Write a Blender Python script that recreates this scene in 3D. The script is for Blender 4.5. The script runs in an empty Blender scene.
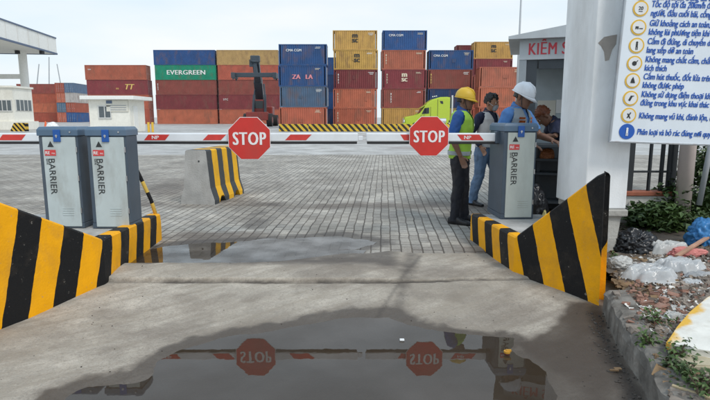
import bpy, bmesh, math, random
import numpy as np
from mathutils import Vector, Matrix, noise, Euler
R = math.radians
rnd = random.Random(7)
S = bpy.context.scene
COL = S.collection

# ------------------------------------------------------------------ camera, sky, sun, exposure
CAMH, PITCH, F = 1.36, R(8.84), 533.0
cam = bpy.data.cameras.new('camera'); cam.sensor_width = 36; cam.sensor_fit = 'HORIZONTAL'
cam.lens = F / 710 * 36; cam.clip_start = 0.05; cam.clip_end = 3000
camo = bpy.data.objects.new('camera', cam); COL.objects.link(camo)
camo.location = (0, 0, CAMH); camo.rotation_euler = (R(90) - PITCH, 0, 0)
S.camera = camo

SUN_EL, SUN_AZ = R(52), R(142)           # azimuth measured from +Y towards +X : to the right, a little behind the camera
W = bpy.data.worlds.new('World'); S.world = W; W.use_nodes = True
nt = W.node_tree; N = nt.nodes; L = nt.links; N.clear()
out = N.new('ShaderNodeOutputWorld'); bg = N.new('ShaderNodeBackground'); bg.inputs[1].default_value = 0.10
sky = N.new('ShaderNodeTexSky'); sky.sky_type = 'NISHITA'; sky.sun_disc = False
sky.sun_elevation = SUN_EL; sky.sun_rotation = SUN_AZ; sky.dust_density = 3.0; sky.air_density = 1.0; sky.ozone_density = 1.0
tc = N.new('ShaderNodeTexCoord'); mp = N.new('ShaderNodeMapping'); mp.inputs['Scale'].default_value = (1.3, 1.3, 5.0)
nz = N.new('ShaderNodeTexNoise'); nz.inputs['Scale'].default_value = 1.6; nz.inputs['Detail'].default_value = 5; nz.inputs['Roughness'].default_value = 0.5
rp = N.new('ShaderNodeValToRGB'); rp.color_ramp.elements[0].position = 0.30; rp.color_ramp.elements[0].color = (7.5, 8.95, 9.9, 1)
rp.color_ramp.elements[1].position = 0.66; rp.color_ramp.elements[1].color = (9.8, 10.0, 10.05, 1)
mx = N.new('ShaderNodeMix'); mx.data_type = 'RGBA'; mx.inputs[0].default_value = 0.86
L.new(tc.outputs['Generated'], mp.inputs[0]); L.new(mp.outputs[0], nz.inputs['Vector']); L.new(nz.outputs[0], rp.inputs[0])
sx_ = N.new('ShaderNodeSeparateXYZ'); L.new(tc.outputs['Generated'], sx_.inputs[0])
gr = N.new('ShaderNodeMapRange'); gr.inputs[1].default_value = .12; gr.inputs[2].default_value = .75; gr.inputs[3].default_value = 0; gr.inputs[4].default_value = .75; L.new(sx_.outputs[2], gr.inputs[0])
m2_ = N.new('ShaderNodeMix'); m2_.data_type = 'RGBA'; m2_.inputs[7].default_value = (5.6, 7.6, 9.6, 1); L.new(gr.outputs[0], m2_.inputs[0]); L.new(rp.outputs[0], m2_.inputs[6])
L.new(sky.outputs[0], mx.inputs[6]); L.new(m2_.outputs[2], mx.inputs[7])
L.new(mx.outputs[2], bg.inputs[0]); L.new(bg.outputs[0], out.inputs[0])
sl = bpy.data.lights.new('sun', 'SUN'); sl.energy = 1.65; sl.angle = R(16); sl.color = (1, 0.95, 0.88)
so = bpy.data.objects.new('sun', sl); COL.objects.link(so)
sd_ = Vector((math.sin(SUN_AZ) * math.cos(SUN_EL), math.cos(SUN_AZ) * math.cos(SUN_EL), math.sin(SUN_EL)))
so.rotation_euler = (-sd_).to_track_quat('-Z', 'Y').to_euler(); so.location = (-10, -10, 30)
S.view_settings.view_transform = 'Standard'; S.view_settings.look = 'None'
S.view_settings.exposure = 0.14; S.view_settings.gamma = 1; S.view_settings.use_curve_mapping = False

# ------------------------------------------------------------------ where things stand (survey from the photo)
def ray(px, py):
    u, v = px - 355, py - 200
    return Vector((u, F * math.cos(PITCH) - v * math.sin(PITCH), -v * math.cos(PITCH) - F * math.sin(PITCH)))
def P(px, py, z=0.0):
    r = ray(px, py); t = (z - CAMH) / r.z
    return Vector((r.x * t, r.y * t, z))
def D(px, py, Y):
    r = ray(px, py); t = Y / r.y
    return Vector((r.x * t, Y, CAMH + r.z * t))

# ------------------------------------------------------------------ materials
MATS = {}
def mat(name, col=(.5, .5, .5), rough=.6, metal=0, var=.15, nscale=6, bump=0, bscale=40, objcol=False, spec=.5, trans=0, alpha=1,
        dirt=None, dirt_amt=.35, dirt_scale=3, coat=0):
    if name in MATS: return MATS[name]
    m = bpy.data.materials.new(name); m.use_nodes = True; t = m.node_tree; n = t.nodes; l = t.links
    b = n['Principled BSDF']; b.inputs['Roughness'].default_value = rough; b.inputs['Metallic'].default_value = metal
    b.inputs['Specular IOR Level'].default_value = spec
    if trans: b.inputs['Transmission Weight'].default_value = trans
    if alpha < 1: b.inputs['Alpha'].default_value = alpha
    if coat: b.inputs['Coat Weight'].default_value = coat
    tcn = n.new('ShaderNodeTexCoord'); no = n.new('ShaderNodeTexNoise'); no.inputs['Scale'].default_value = nscale; no.inputs['Detail'].default_value = 6
    oi = n.new('ShaderNodeObjectInfo')
    ad = n.new('ShaderNodeVectorMath'); ad.operation = 'ADD'; l.new(tcn.outputs['Object'], ad.inputs[0])
    sc = n.new('ShaderNodeVectorMath'); sc.operation = 'SCALE'; sc.inputs[3].default_value = 37.0
    cb = n.new('ShaderNodeCombineXYZ'); l.new(oi.outputs['Random'], cb.inputs[0]); l.new(oi.outputs['Random'], cb.inputs[1])
    l.new(cb.outputs[0], sc.inputs[0]); l.new(sc.outputs[0], ad.inputs[1]); l.new(ad.outputs[0], no.inputs['Vector'])
    mr = n.new('ShaderNodeMapRange'); mr.inputs[1].default_value = .3; mr.inputs[2].default_value = .7
    mr.inputs[3].default_value = 1 - var; mr.inputs[4].default_value = 1 + var
    l.new(no.outputs[0], mr.inputs[0])
    mu = n.new('ShaderNodeVectorMath'); mu.operation = 'SCALE'
    if objcol: l.new(oi.outputs['Color'], mu.inputs[0])
    else: mu.inputs[0].default_value = col
    l.new(mr.outputs[0], mu.inputs[3]); last = mu.outputs[0]
    if dirt:
        n2 = n.new('ShaderNodeTexNoise'); n2.inputs['Scale'].default_value = dirt_scale; n2.inputs['Detail'].default_value = 8; n2.inputs['Roughness'].default_value = .65
        mp2 = n.new('ShaderNodeMapping'); mp2.inputs['Scale'].default_value = (1, 1, .35); l.new(ad.outputs[0], mp2.inputs[0]); l.new(mp2.outputs[0], n2.inputs['Vector'])
        r2 = n.new('ShaderNodeMapRange'); r2.inputs[1].default_value = .5; r2.inputs[2].default_value = .72; r2.inputs[3].default_value = 0; r2.inputs[4].default_value = dirt_amt
        l.new(n2.outputs[0], r2.inputs[0])
        mm = n.new('ShaderNodeMix'); mm.data_type = 'RGBA'; l.new(r2.outputs[0], mm.inputs[0]); l.new(last, mm.inputs[6]); mm.inputs[7].default_value = (*dirt, 1)
        last = mm.outputs[2]
    l.new(last, b.inputs['Base Color'])
    if bump:
        bn = n.new('ShaderNodeTexNoise'); bn.inputs['Scale'].default_value = bscale; bn.inputs['Detail'].default_value = 8; l.new(ad.outputs[0], bn.inputs['Vector'])
        bp = n.new('ShaderNodeBump'); bp.inputs['Strength'].default_value = bump; bp.inputs['Distance'].default_value = .01
        l.new(bn.outputs[0], bp.inputs['Height']); l.new(bp.outputs[0], b.inputs['Normal'])
    MATS[name] = m; return m

def striped(name, width=.2, k=-.28, ca=(.88, .40, .005), cb_=(.011, .011, .012), rough=.5, phase=0.0):
    """diagonal hazard paint: stripes run along the vertex attribute 's' (path length) and lean with height"""
    m = mat(name, ca, max(rough, .62), var=.10, nscale=5, bump=.25, bscale=60, spec=.22, dirt=(.20, .14, .08), dirt_amt=.22, dirt_scale=5)
    t = m.node_tree; n = t.nodes; l = t.links; b = n['Principled BSDF']
    at = n.new('ShaderNodeAttribute'); at.attribute_name = 's'
    a2 = n.new('ShaderNodeAttribute'); a2.attribute_name = 'h'
    mk = n.new('ShaderNodeMath'); mk.operation = 'MULTIPLY_ADD'; mk.inputs[1].default_value = k
    l.new(a2.outputs['Fac'], mk.inputs[0]); l.new(at.outputs['Fac'], mk.inputs[2])
    wob = n.new('ShaderNodeTexNoise'); wob.inputs['Scale'].default_value = 9; tcx = n.new('ShaderNodeTexCoord'); l.new(tcx.outputs['Object'], wob.inputs['Vector'])
    mw = n.new('ShaderNodeMath'); mw.operation = 'MULTIPLY_ADD'; mw.inputs[1].default_value = .022 * width / .2; l.new(wob.outputs[0], mw.inputs[0]); l.new(mk.outputs[0], mw.inputs[2])
    dv = n.new('ShaderNodeMath'); dv.operation = 'MULTIPLY_ADD'; dv.inputs[1].default_value = .5 / width; dv.inputs[2].default_value = 50 + phase; l.new(mw.outputs[0], dv.inputs[0])
    fr = n.new('ShaderNodeMath'); fr.operation = 'FRACT'; l.new(dv.outputs[0], fr.inputs[0])
    gt = n.new('ShaderNodeMath'); gt.operation = 'GREATER_THAN'; gt.inputs[1].default_value = .5; l.new(fr.outputs[0], gt.inputs[0])
    old = b.inputs['Base Color'].links[0].from_socket
    mm = n.new('ShaderNodeMix'); mm.data_type = 'RGBA'; l.new(gt.outputs[0], mm.inputs[0]); l.new(old, mm.inputs[6]); mm.inputs[7].default_value = (*cb_, 1)
    ch = n.new('ShaderNodeTexNoise'); ch.inputs['Scale'].default_value = 26; ch.inputs['Detail'].default_value = 7; ch.inputs['Roughness'].default_value = .7; l.new(tcx.outputs['Object'], ch.inputs['Vector'])
    cr = n.new('ShaderNodeMapRange'); cr.inputs[1].default_value = .645; cr.inputs[2].default_value = .67; cr.inputs[3].default_value = 0; cr.inputs[4].default_value = .75; l.new(ch.outputs[0], cr.inputs[0])
    sm_ = n.new('ShaderNodeTexNoise'); sm_.inputs['Scale'].default_value = 3.2; sm_.inputs['Detail'].default_value = 9; sm_.inputs['Roughness'].default_value = .72; l.new(tcx.outputs['Object'], sm_.inputs['Vector'])
    sr = n.new('ShaderNodeMapRange'); sr.inputs[1].default_value = .5; sr.inputs[2].default_value = .75; sr.inputs[3].default_value = 0; sr.inputs[4].default_value = .32; l.new(sm_.outputs[0], sr.inputs[0])
    mg = n.new('ShaderNodeMix'); mg.data_type = 'RGBA'; l.new(sr.outputs[0], mg.inputs[0]); l.new(mm.outputs[2], mg.inputs[6]); mg.inputs[7].default_value = (.13, .10, .07, 1)
    mc = n.new('ShaderNodeMix'); mc.data_type = 'RGBA'; l.new(cr.outputs[0], mc.inputs[0]); l.new(mg.outputs[2], mc.inputs[6]); mc.inputs[7].default_value = (.27, .25, .22, 1)
    l.new(mc.outputs[2], b.inputs['Base Color'])
    return m

# ------------------------------------------------------------------ object helpers
def link(name, bm, m, parent=None, smooth=False, loc=None):
    me = bpy.data.meshes.new(name)
    if isinstance(bm, bpy.types.Mesh): me = bm
    else:
        bmesh.ops.recalc_face_normals(bm, faces=bm.faces[:]); bm.to_mesh(me); bm.free()
    o = bpy.data.objects.new(name, me); COL.objects.link(o)
    if m:
        me.materials.clear(); me.materials.append(m)
    if smooth:
        for p in me.polygons: p.use_smooth = True
    if parent: o.parent = parent
    if loc is not None: o.location = loc
    return o
def thing(name, label, cat, loc=(0, 0, 0), rz=0, group=None):
    o = bpy.data.objects.new(name, None); COL.objects.link(o); o.location = loc; o.rotation_euler = (0, 0, rz); o.empty_display_size = .2
    return tag(o, label, cat, group)
def tag(o, label, cat, group=None, kind=None):
    o['label'] = label; o['category'] = cat
    if group: o['group'] = group
    if kind: o['kind'] = kind
    return o
def struct(o): o['kind'] = 'structure'; return o
def copy_tree(o, parent=None, color=None):
    c = o.copy(); COL.objects.link(c)
    if parent: c.parent = parent
    if color: c.color = color
    for ch in list(o.children): copy_tree(ch, c, color)
    return c
def box(bm, c, s, rot=None, bev=0):
    r = bmesh.ops.create_cube(bm, size=1); vs = r['verts']
    M = Matrix.Translation(c) @ (rot.to_4x4() if rot else Matrix.Identity(4)) @ Matrix.Diagonal((*s, 1))
    bmesh.ops.transform(bm, matrix=M, verts=vs)
    if bev:
        es = list({e for v in vs for e in v.link_edges}); bmesh.ops.bevel(bm, geom=es, offset=bev, segments=2, affect='EDGES', profile=.5)
    return vs
def tube(bm, pts, rad, seg=10, cap=True):
    """pts list of vectors; rad number or list, or list of (ra, rb, axisdir)"""
    pts = [Vector(p) for p in pts]; n = len(pts); rings = []
    rr = rad if isinstance(rad, (list, tuple)) else [rad] * n
    up = Vector((0, 0, 1)); prev = None
    for i, p in enumerate(pts):
        d = (pts[min(i + 1, n - 1)] - pts[max(i - 1, 0)]).normalized()
        if prev is None: a = d.orthogonal().normalized()
        else: a = (prev - d * prev.dot(d)).normalized()
        prev = a; b = d.cross(a); ra = rr[i]
        rings.append([bm.verts.new(p + (a * math.cos(2 * math.pi * k / seg) + b * math.sin(2 * math.pi * k / seg)) * ra) for k in range(seg)])
    for i in range(n - 1):
        for k in range(seg): bm.faces.new((rings[i][k], rings[i][(k + 1) % seg], rings[i + 1][(k + 1) % seg], rings[i + 1][k]))
    if cap: bm.faces.new(rings[0][::-1]); bm.faces.new(rings[-1])
def loft(bm, rings, seg=20):
    """rings: (centre, vecA, vecB, power) superellipse rings joined and capped"""
    rs = []
    for (c, a, b, *pw) in rings:
        c, a, b = Vector(c), Vector(a), Vector(b); e = 2 / (pw[0] if pw else 2)
        rg = []
        for k in range(seg):
            t = 2 * math.pi * k / seg; ct, st = math.cos(t), math.sin(t)
            rg.append(bm.verts.new(c + a * (math.copysign(abs(ct) ** e, ct)) + b * (math.copysign(abs(st) ** e, st))))
        rs.append(rg)
    for i in range(len(rs) - 1):
        for k in range(seg): bm.faces.new((rs[i][k], rs[i][(k + 1) % seg], rs[i + 1][(k + 1) % seg], rs[i + 1][k]))
    bm.faces.new(rs[0][::-1]); bm.faces.new(rs[-1])
def prism(bm, outline, d):
    """outline: 3-D points of a flat polygon, d: extrusion vector"""
    d = Vector(d); a = [bm.verts.new(Vector(p)) for p in outline]; b = [bm.verts.new(Vector(p) + d) for p in outline]; n = len(a)
    bm.faces.new(a[::-1]); bm.faces.new(b)
    for i in range(n): bm.faces.new((a[i], a[(i + 1) % n], b[(i + 1) % n], b[i]))
    return a + b
def ball(bm, c, r, sub=2, sc=(1, 1, 1)):
    v = bmesh.ops.create_icosphere(bm, subdivisions=sub, radius=r)['verts']
    bmesh.ops.transform(bm, matrix=Matrix.Translation(c) @ Matrix.Diagonal((*sc, 1)), verts=v); return v
def disc(bm, c, r, t, seg=24, axis='Y'):
    v = bmesh.ops.create_cone(bm, cap_ends=True, segments=seg, radius1=r, radius2=r, depth=t)['verts']
    rot = {'Y': Matrix.Rotation(R(90), 4, 'X'), 'X': Matrix.Rotation(R(90), 4, 'Y'), 'Z': Matrix.Identity(4)}[axis]
    bmesh.ops.transform(bm, matrix=Matrix.Translation(c) @ rot, verts=v); return v
def text_mesh(s, size, bold=0.0, shear=0, sx=1.0, spacing=1.0, align='LEFT', extrude=.001):
    cu = bpy.data.curves.new('t', 'FONT'); cu.body = s; cu.size = size; cu.offset = bold * size; cu.shear = shear
    cu.align_x = align; cu.extrude = extrude; cu.space_character = spacing; cu.resolution_u = 3; cu.fill_mode = 'BOTH'
    o = bpy.data.objects.new('t', cu); COL.objects.link(o)
    bpy.context.view_layer.update()
    me = bpy.data.meshes.new_from_object(o.evaluated_get(bpy.context.evaluated_depsgraph_get()))
    bpy.data.objects.remove(o); bpy.data.curves.remove(cu)
    if sx != 1:
        for v in me.vertices: v.co.x *= sx
    return me
def add_text(bm, s, size, M, **k):
    b = k.pop('bold', 0); me = text_mesh(s, size, **k)
    for i, dx in enumerate((0, b, -b) if b > 0 else (0,)):
        m2 = me.copy(); m2.transform(M @ Matrix.Translation((dx * size, 0, i * .0004))); bm.from_mesh(m2); bpy.data.meshes.remove(m2)
    bpy.data.meshes.remove(me)
FRONT = Matrix.Rotation(R(90), 4, 'X')            # text in the XZ plane, read from -Y
def T(x, y, z): return Matrix.Translation((x, y, z))
def setattr_(o, name, vals):
    a = o.data.attributes.new(name, 'FLOAT', 'POINT'); a.data.foreach_set('value', np.asarray(vals, dtype=np.float32))
def fbm(x, y, z=0, o=4, sc=1):
    return noise.fractal(Vector((x * sc, y * sc, z)), .6, 2.1, o)

# ------------------------------------------------------------------ the ground
def poly_sd(px, py, poly):
    """signed distance, negative inside"""
    poly = np.asarray(poly); n = len(poly); d = np.full(px.shape, 1e9); ins = np.zeros(px.shape, bool)
    for i in range(n):
        a = poly[i]; b = poly[(i + 1) % n]; e = b - a; w0 = px - a[0]; w1 = py - a[1]
        t = np.clip((w0 * e[0] + w1 * e[1]) / (e @ e), 0, 1)
        d = np.minimum(d, np.hypot(w0 - e[0] * t, w1 - e[1] * t))
        c = ((a[1] <= py) & (b[1] > py)) | ((b[1] <= py) & (a[1] > py))
        with np.errstate(divide='ignore', invalid='ignore'):
            xi = a[0] + (py - a[1]) / (b[1] - a[1]) * e[0]
        ins ^= c & (px < xi)
    return np.where(ins, -d, d)
def sst(a, b, x):
    t = np.clip((x - a) / (b - a), 0, 1); return t * t * (3 - 2 * t)
def vnoise(X, Y, sc, seed=0, octv=4):
    out = np.zeros(X.shape); amp = 1; rs = np.random.RandomState(seed); tot = 0
    for o in range(octv):
        g = rs.rand(64, 64); x = X * sc; y = Y * sc; xi = np.floor(x).astype(int); yi = np.floor(y).astype(int); fx = x - xi; fy = y - yi
        fx = fx * fx * (3 - 2 * fx); fy = fy * fy * (3 - 2 * fy)
        a = g[yi % 64, xi % 64]; b = g[yi % 64, (xi + 1) % 64]; c = g[(yi + 1) % 64, xi % 64]; d = g[(yi + 1) % 64, (xi + 1) % 64]
        out += amp * ((a * (1 - fx) + b * fx) * (1 - fy) + (c * (1 - fx) + d * fx) * fy - .5); tot += amp; amp *= .55; sc *= 2.03
    return out / tot * 2
def grid_obj(name, xs, ys, zf, m, keep=None):
    X, Y = np.meshgrid(xs, ys); Z = zf(X, Y); nx, ny = len(xs), len(ys)
    co = np.stack([X, Y, Z], -1).reshape(-1, 3)
    idx = np.arange(nx * ny).reshape(ny, nx)
    f = np.stack([idx[:-1, :-1], idx[:-1, 1:], idx[1:, 1:], idx[1:, :-1]], -1).reshape(-1, 4)
    me = bpy.data.meshes.new(name); me.from_pydata(co.tolist(), [], f.tolist()); me.update()
    o = link(name, me, m, smooth=True); return o, X, Y, Z

def ground_mat(name, base, rough, kind):
    m = bpy.data.materials.new(name); m.use_nodes = True; t = m.node_tree; n = t.nodes; l = t.links; b = n['Principled BSDF']
    tc = n.new('ShaderNodeTexCoord')
    def nse(sc, det=6, rg=.6, vec=None):
        x = n.new('ShaderNodeTexNoise'); x.inputs['Scale'].default_value = sc; x.inputs['Detail'].default_value = det; x.inputs['Roughness'].default_value = rg
        l.new(vec or tc.outputs['Object'], x.inputs['Vector']); return x.outputs[0]
    def rng(v, a, b_, c, d):
        x = n.new('ShaderNodeMapRange'); x.inputs[1].default_value = a; x.inputs[2].default_value = b_; x.inputs[3].default_value = c; x.inputs[4].default_value = d
        l.new(v, x.inputs[0]); return x.outputs[0]
    def mul(a, b_):
        x = n.new('ShaderNodeMath'); x.operation = 'MULTIPLY'; l.new(a, x.inputs[0])
        if isinstance(b_, (int, float)): x.inputs[1].default_value = b_
        else: l.new(b_, x.inputs[1])
        return x.outputs[0]
    def mixc(f, a, c):
        x = n.new('ShaderNodeMix'); x.data_type = 'RGBA'
        if isinstance(f, float): x.inputs[0].default_value = f
        else: l.new(f, x.inputs[0])
        for i, v in ((6, a), (7, c)):
            if isinstance(v, tuple): x.inputs[i].default_value = (*v, 1)
            else: l.new(v, x.inputs[i])
        return x.outputs[2]
    def att(nm):
        x = n.new('ShaderNodeAttribute'); x.attribute_name = nm; return x.outputs['Fac']
    dark = tuple(c * f for c, f in zip(base, (.60, .575, .55))); lite = tuple(min(1, c * 1.28) for c in base)
    c1 = mixc(rng(nse(.9, 8), .35, .65, 0, 1), dark, lite)
    c1 = mixc(rng(nse(5.5, 8, .7), .4, .72, 0, .6), c1, tuple(c * .55 for c in base))
    c1 = mixc(rng(nse(17, 7, .75), .48, .70, 0, .5), c1, tuple(c * f for c, f in zip(base, (.55, .52, .49))))
    c1 = mixc(rng(nse(150, 2, .6), .45, .65, 0, .35), c1, tuple(c * .5 for c in base))
    c1 = mixc(rng(nse(58, 4, .75), .50, .70, 0, .75), c1, tuple(c * .42 for c in base))
    c1 = mixc(rng(nse(38, 4, .7), .58, .75, 0, .35), c1, tuple(min(1, c * 1.7) for c in base))
    hgt = nse(55, 8, .7)
    if kind in ('pavers',):
        mp = n.new('ShaderNodeMapping'); mp.inputs['Rotation'].default_value = (0, 0, R(90 + 3)); l.new(tc.outputs['Object'], mp.inputs[0])
        br = n.new('ShaderNodeTexBrick'); br.inputs['Scale'].default_value = 1; br.inputs['Brick Width'].default_value = .215; br.inputs['Row Height'].default_value = .108
        br.inputs['Mortar Size'].default_value = .0085; br.inputs['Mortar Smooth'].default_value = .5; br.offset = .5; br.inputs['Bias'].default_value = 0
        br.inputs['Color1'].default_value = (.78, .78, .78, 1); br.inputs['Color2'].default_value = (1.14, 1.13, 1.10, 1); br.inputs['Mortar'].default_value = (.30, .27, .24, 1)
        wv = n.new('ShaderNodeVectorMath'); wv.operation = 'MULTIPLY_ADD'; nn = n.new('ShaderNodeTexNoise'); nn.inputs['Scale'].default_value = 3; l.new(mp.outputs[0], nn.inputs['Vector'])
        l.new(nn.outputs['Color'], wv.inputs[0]); wv.inputs[1].default_value = (.035, .035, 0); l.new(mp.outputs[0], wv.inputs[2]); l.new(wv.outputs[0], br.inputs['Vector'])
        mm = n.new('ShaderNodeMix'); mm.data_type = 'RGBA'; mm.blend_type = 'MULTIPLY'; mm.inputs[0].default_value = .9; l.new(c1, mm.inputs[6]); l.new(br.outputs['Color'], mm.inputs[7]); c1 = mm.outputs[2]
        # wider sand joint along every second course
        b2 = n.new('ShaderNodeTexBrick'); b2.inputs['Scale'].default_value = 1; b2.inputs['Brick Width'].default_value = .43; b2.inputs['Row Height'].default_value = .216; b2.offset = .5
        b2.inputs['Mortar Size'].default_value = .011; b2.inputs['Mortar Smooth'].default_value = .5; l.new(wv.outputs[0], b2.inputs['Vector'])
        jf = mul(b2.outputs['Fac'], rng(nse(.8, 4), .35, .6, .15, .75)); c1 = mixc(jf, c1, (.06, .052, .045))
        hh = n.new('ShaderNodeMath'); hh.operation = 'MULTIPLY_ADD'; l.new(br.outputs['Fac'], hh.inputs[0]); hh.inputs[1].default_value = -1.4; l.new(hgt, hh.inputs[2]); hgt = hh.outputs[0]
    if kind == 'slab':
        # fine broom lines and hairline cracks
        vo = n.new('ShaderNodeTexVoronoi'); vo.feature = 'DISTANCE_TO_EDGE'; vo.inputs['Scale'].default_value = .55
        wv = n.new('ShaderNodeVectorMath'); wv.operation = 'MULTIPLY_ADD'; nn = n.new('ShaderNodeTexNoise'); nn.inputs['Scale'].default_value = 2.2; nn.inputs['Detail'].default_value = 8
        l.new(tc.outputs['Object'], nn.inputs['Vector']); l.new(nn.outputs['Color'], wv.inputs[0]); wv.inputs[1].default_value = (.7, .7, 0); l.new(tc.outputs['Object'], wv.inputs[2]); l.new(wv.outputs[0], vo.inputs['Vector'])
        c1 = mixc(rng(vo.outputs['Distance'], .0, .005, .28, 0), c1, tuple(c * .35 for c in base))
        mpb = n.new('ShaderNodeMapping'); mpa = n.new('ShaderNodeMapping'); mpa.inputs['Rotation'].default_value = (0, 0, R(-38)); l.new(tc.outputs['Object'], mpa.inputs[0]); mpb.inputs['Scale'].default_value = (1.0, 7, 1); l.new(mpa.outputs[0], mpb.inputs[0])
        sw = nse(1.5, 6, .65, mpb.outputs[0]); c1 = mixc(rng(sw, .42, .72, 0, .75), c1, (base[0] * .55, base[1] * .52, base[2] * .48))
    # a stain layer and a wet layer carried by the mesh
    if kind in ('slab', 'pavers'):
        st = att('stain'); c1 = mixc(mul(st, .75), c1, (.085, .062, .048))
        jt = att('joint'); c1 = mixc(mul(jt, .9), c1, (.06, .05, .042))
        wt = att('wet'); ed = nse(9, 5)
        ws = n.new('ShaderNodeMath'); ws.operation = 'MULTIPLY_ADD'; l.new(ed, ws.inputs[0]); ws.inputs[1].default_value = .6; l.new(wt, ws.inputs[2])
        wf = rng(ws.outputs[0], .48, .95, 0, 1)
        wetc = mixc(.70, c1, (.030, .019, .012)); c1 = mixc(wf, c1, wetc)
        rgh = rng(wf, 0, 1, rough, .58); l.new(rgh, b.inputs['Roughness'])
    elif kind == 'yard':
        dk = rng(nse(.12, 5, .55), .42, .62, 0, 1); rgh = rng(dk, 0, 1, rough, .30); l.new(rgh, b.inputs['Roughness'])
        c1 = mixc(mul(dk, .30), c1, (.10, .10, .10))
    else: b.inputs['Roughness'].default_value = rough
    l.new(c1, b.inputs['Base Color'])
    bp = n.new('ShaderNodeBump'); bp.inputs['Strength'].default_value = .8 if kind != 'yard' else .2; bp.inputs['Distance'].default_value = .006
    l.new(hgt, bp.inputs['Height']); l.new(bp.outputs[0], b.inputs['Normal'])
    return m

m_slab = ground_mat('driveway_concrete', (.48, .432, .365), .85, 'slab')
m_pav = ground_mat('paver_blocks', (.46, .43, .385), .8, 'pavers')
m_yard = ground_mat('yard_concrete', (.56, .55, .525), .75, 'yard')
m_dirt = ground_mat('verge_dirt', (.145, .115, .09), .95, 'dirt')

# far ground + yard
bm = bmesh.new()
for q in ([(-1500, -300), (1500, -300), (1500, 2500), (-1500, 2500)],):
    bm.faces.new([bm.verts.new((x, y, -.30)) for x, y in q])
struct(link('ground', bm, m_yard))
bm = bmesh.new(); bm.faces.new([bm.verts.new(v) for v in ((-300, 5.8, -.012), (300, 5.8, -.012), (300, 420, -.012), (-300, 420, -.012))])
struct(link('yard', bm, m_yard))

# pools: outlines on the ground
WZ = -.086
pool_near = [tuple(P(x, y, WZ)[:2]) for x, y in ((-60, 470), (40, 418), (62, 396), (86, 386), (140, 377), (158, 360), (178, 350), (220, 338), (262, 331), (312, 322), (352, 315), (392, 314), (408, 324), (440, 331),
             (478, 336), (512, 339), (508, 350), (528, 362), (544, 372), (548, 392), (566, 430), (560, 520), (300, 640), (-60, 640))]
FZ = .001
pool_far = [tuple(P(x, y, FZ)[:2]) for x, y in ((128, 262), (140, 251), (172, 246), (214, 243), (256, 241), (300, 238), (340, 236), (362, 239), (380, 243), (356, 248), (322, 250), (290, 256), (230, 259), (180, 260), (150, 263))]
stain_poly = [tuple(P(x, y, -.05)[:2]) for x, y in ((556, 296), (604, 300), (640, 360), (660, 430), (520, 520), (545, 380), (500, 335), (540, 330), (548, 312))]
drip_poly = [tuple(P(x, y, .0)[:2]) for x, y in ((404, 250), (424, 248), (416, 272), (402, 300), (388, 318), (372, 322), (392, 296))]
kerb_in_top = [P(x, y, .10) for x, y in ((603, 285), (613, 304), (622, 321.5), (634, 338), (645, 352), (656, 373), (667, 395), (690, 450), (720, 540), (760, 700))]
KY = np.array([p.y for p in kerb_in_top])[::-1]; KX = np.array([p.x for p in kerb_in_top])[::-1]
def kerb_x(y): return np.interp(y, KY, KX)

def slab_h(X, Y):
    base = -.075 + .048 * sst(3.55, 4.32, Y)
    edge = 4.36 - .02 * sst(-2, -.2, X) + .10 * sst(.0, 1.3, X) + .02 * vnoise(X, Y * 0, 2.5, 3) + .012 * vnoise(X, Y * 0, 14, 4)
    step = sst(0, .022, Y - edge) * (.040 - .022 * sst(.0, .7, X))
    rt = sst(.1, .4, X + .1 * vnoise(X, Y, 2, 71)); b0_ = 4.76 + .40 * sst(-.95, .0, X) + .05 * vnoise(X, Y * 0, 3, 72)
    crest = .028 * np.exp(-((Y - 4.66) / .19) ** 2) * (1 - .7 * rt)
    back = -.05 * sst(0, .28, Y - b0_) * (1 - rt) - .004 * rt
    z = base + step + crest + back
    sd = poly_sd(X, Y, pool_near) + .05 * vnoise(X, Y, 5, 11)
    z = z - .04 * sst(.10, -.25, sd)
    return z + .004 * vnoise(X, Y, 3, 5) + .0022 * vnoise(X, Y, 18, 6)
xs = np.concatenate([np.arange(-9, -3.4, .2), np.arange(-3.4, 2.21, .026)]); ys = np.concatenate([np.arange(-6, 1.6, .2), np.arange(1.6, 4.24, .026), np.arange(4.24, 4.56, .009), np.arange(4.56, 5.86, .026)])
o, X, Y, Z = grid_obj('driveway', xs, ys, slab_h, m_slab); struct(o)
sdn = poly_sd(X, Y, pool_near) + .06 * vnoise(X, Y, 4, 21)
sdf = poly_sd(X, Y, pool_far)
wet = np.maximum(sst(.17, -.0, sdn + .05 * vnoise(X, Y, 11, 22)), sst(.24, .0, sdf + .05 * vnoise(X, Y, 8, 23)))
wet = np.maximum(wet, .50 * sst(.08, -.08, poly_sd(X, Y, drip_poly) + .05 * vnoise(X, Y, 6, 4)))
wet = np.maximum(wet, .8 * sst(.0, -.15, poly_sd(X, Y, stain_poly) + .15 * vnoise(X, Y, 3, 9)))
wet = np.maximum(wet, .9 * sst(.16, .03, np.abs(X - kerb_x(Y) + .1)) * (Y < 3.9))
wet = np.maximum(wet, .66 * sst(-2.0, -1.5, X) * sst(.55, .3, X) * sst(4.5, 4.9, Y + .1 * vnoise(X, Y, 3, 2)))
stain = np.maximum(sst(.1, -.2, poly_sd(X, Y, stain_poly) + .2 * vnoise(X, Y, 2.5, 15)), .55 * sst(.28, .02, sdn))
stain = np.maximum(np.maximum(stain, .34 * sst(.1, .5, vnoise(X, Y, 3.7, 35))), .50 * sst(.0, .5, vnoise(X + .6 * Y, Y * 1.6 - .5 * X, 1.3, 33)))
edge = 4.36 - .02 * sst(-2, -.2, X) + .10 * sst(.0, 1.3, X) + .02 * vnoise(X, Y * 0, 2.5, 3) + .012 * vnoise(X, Y * 0, 14, 4)
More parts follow.
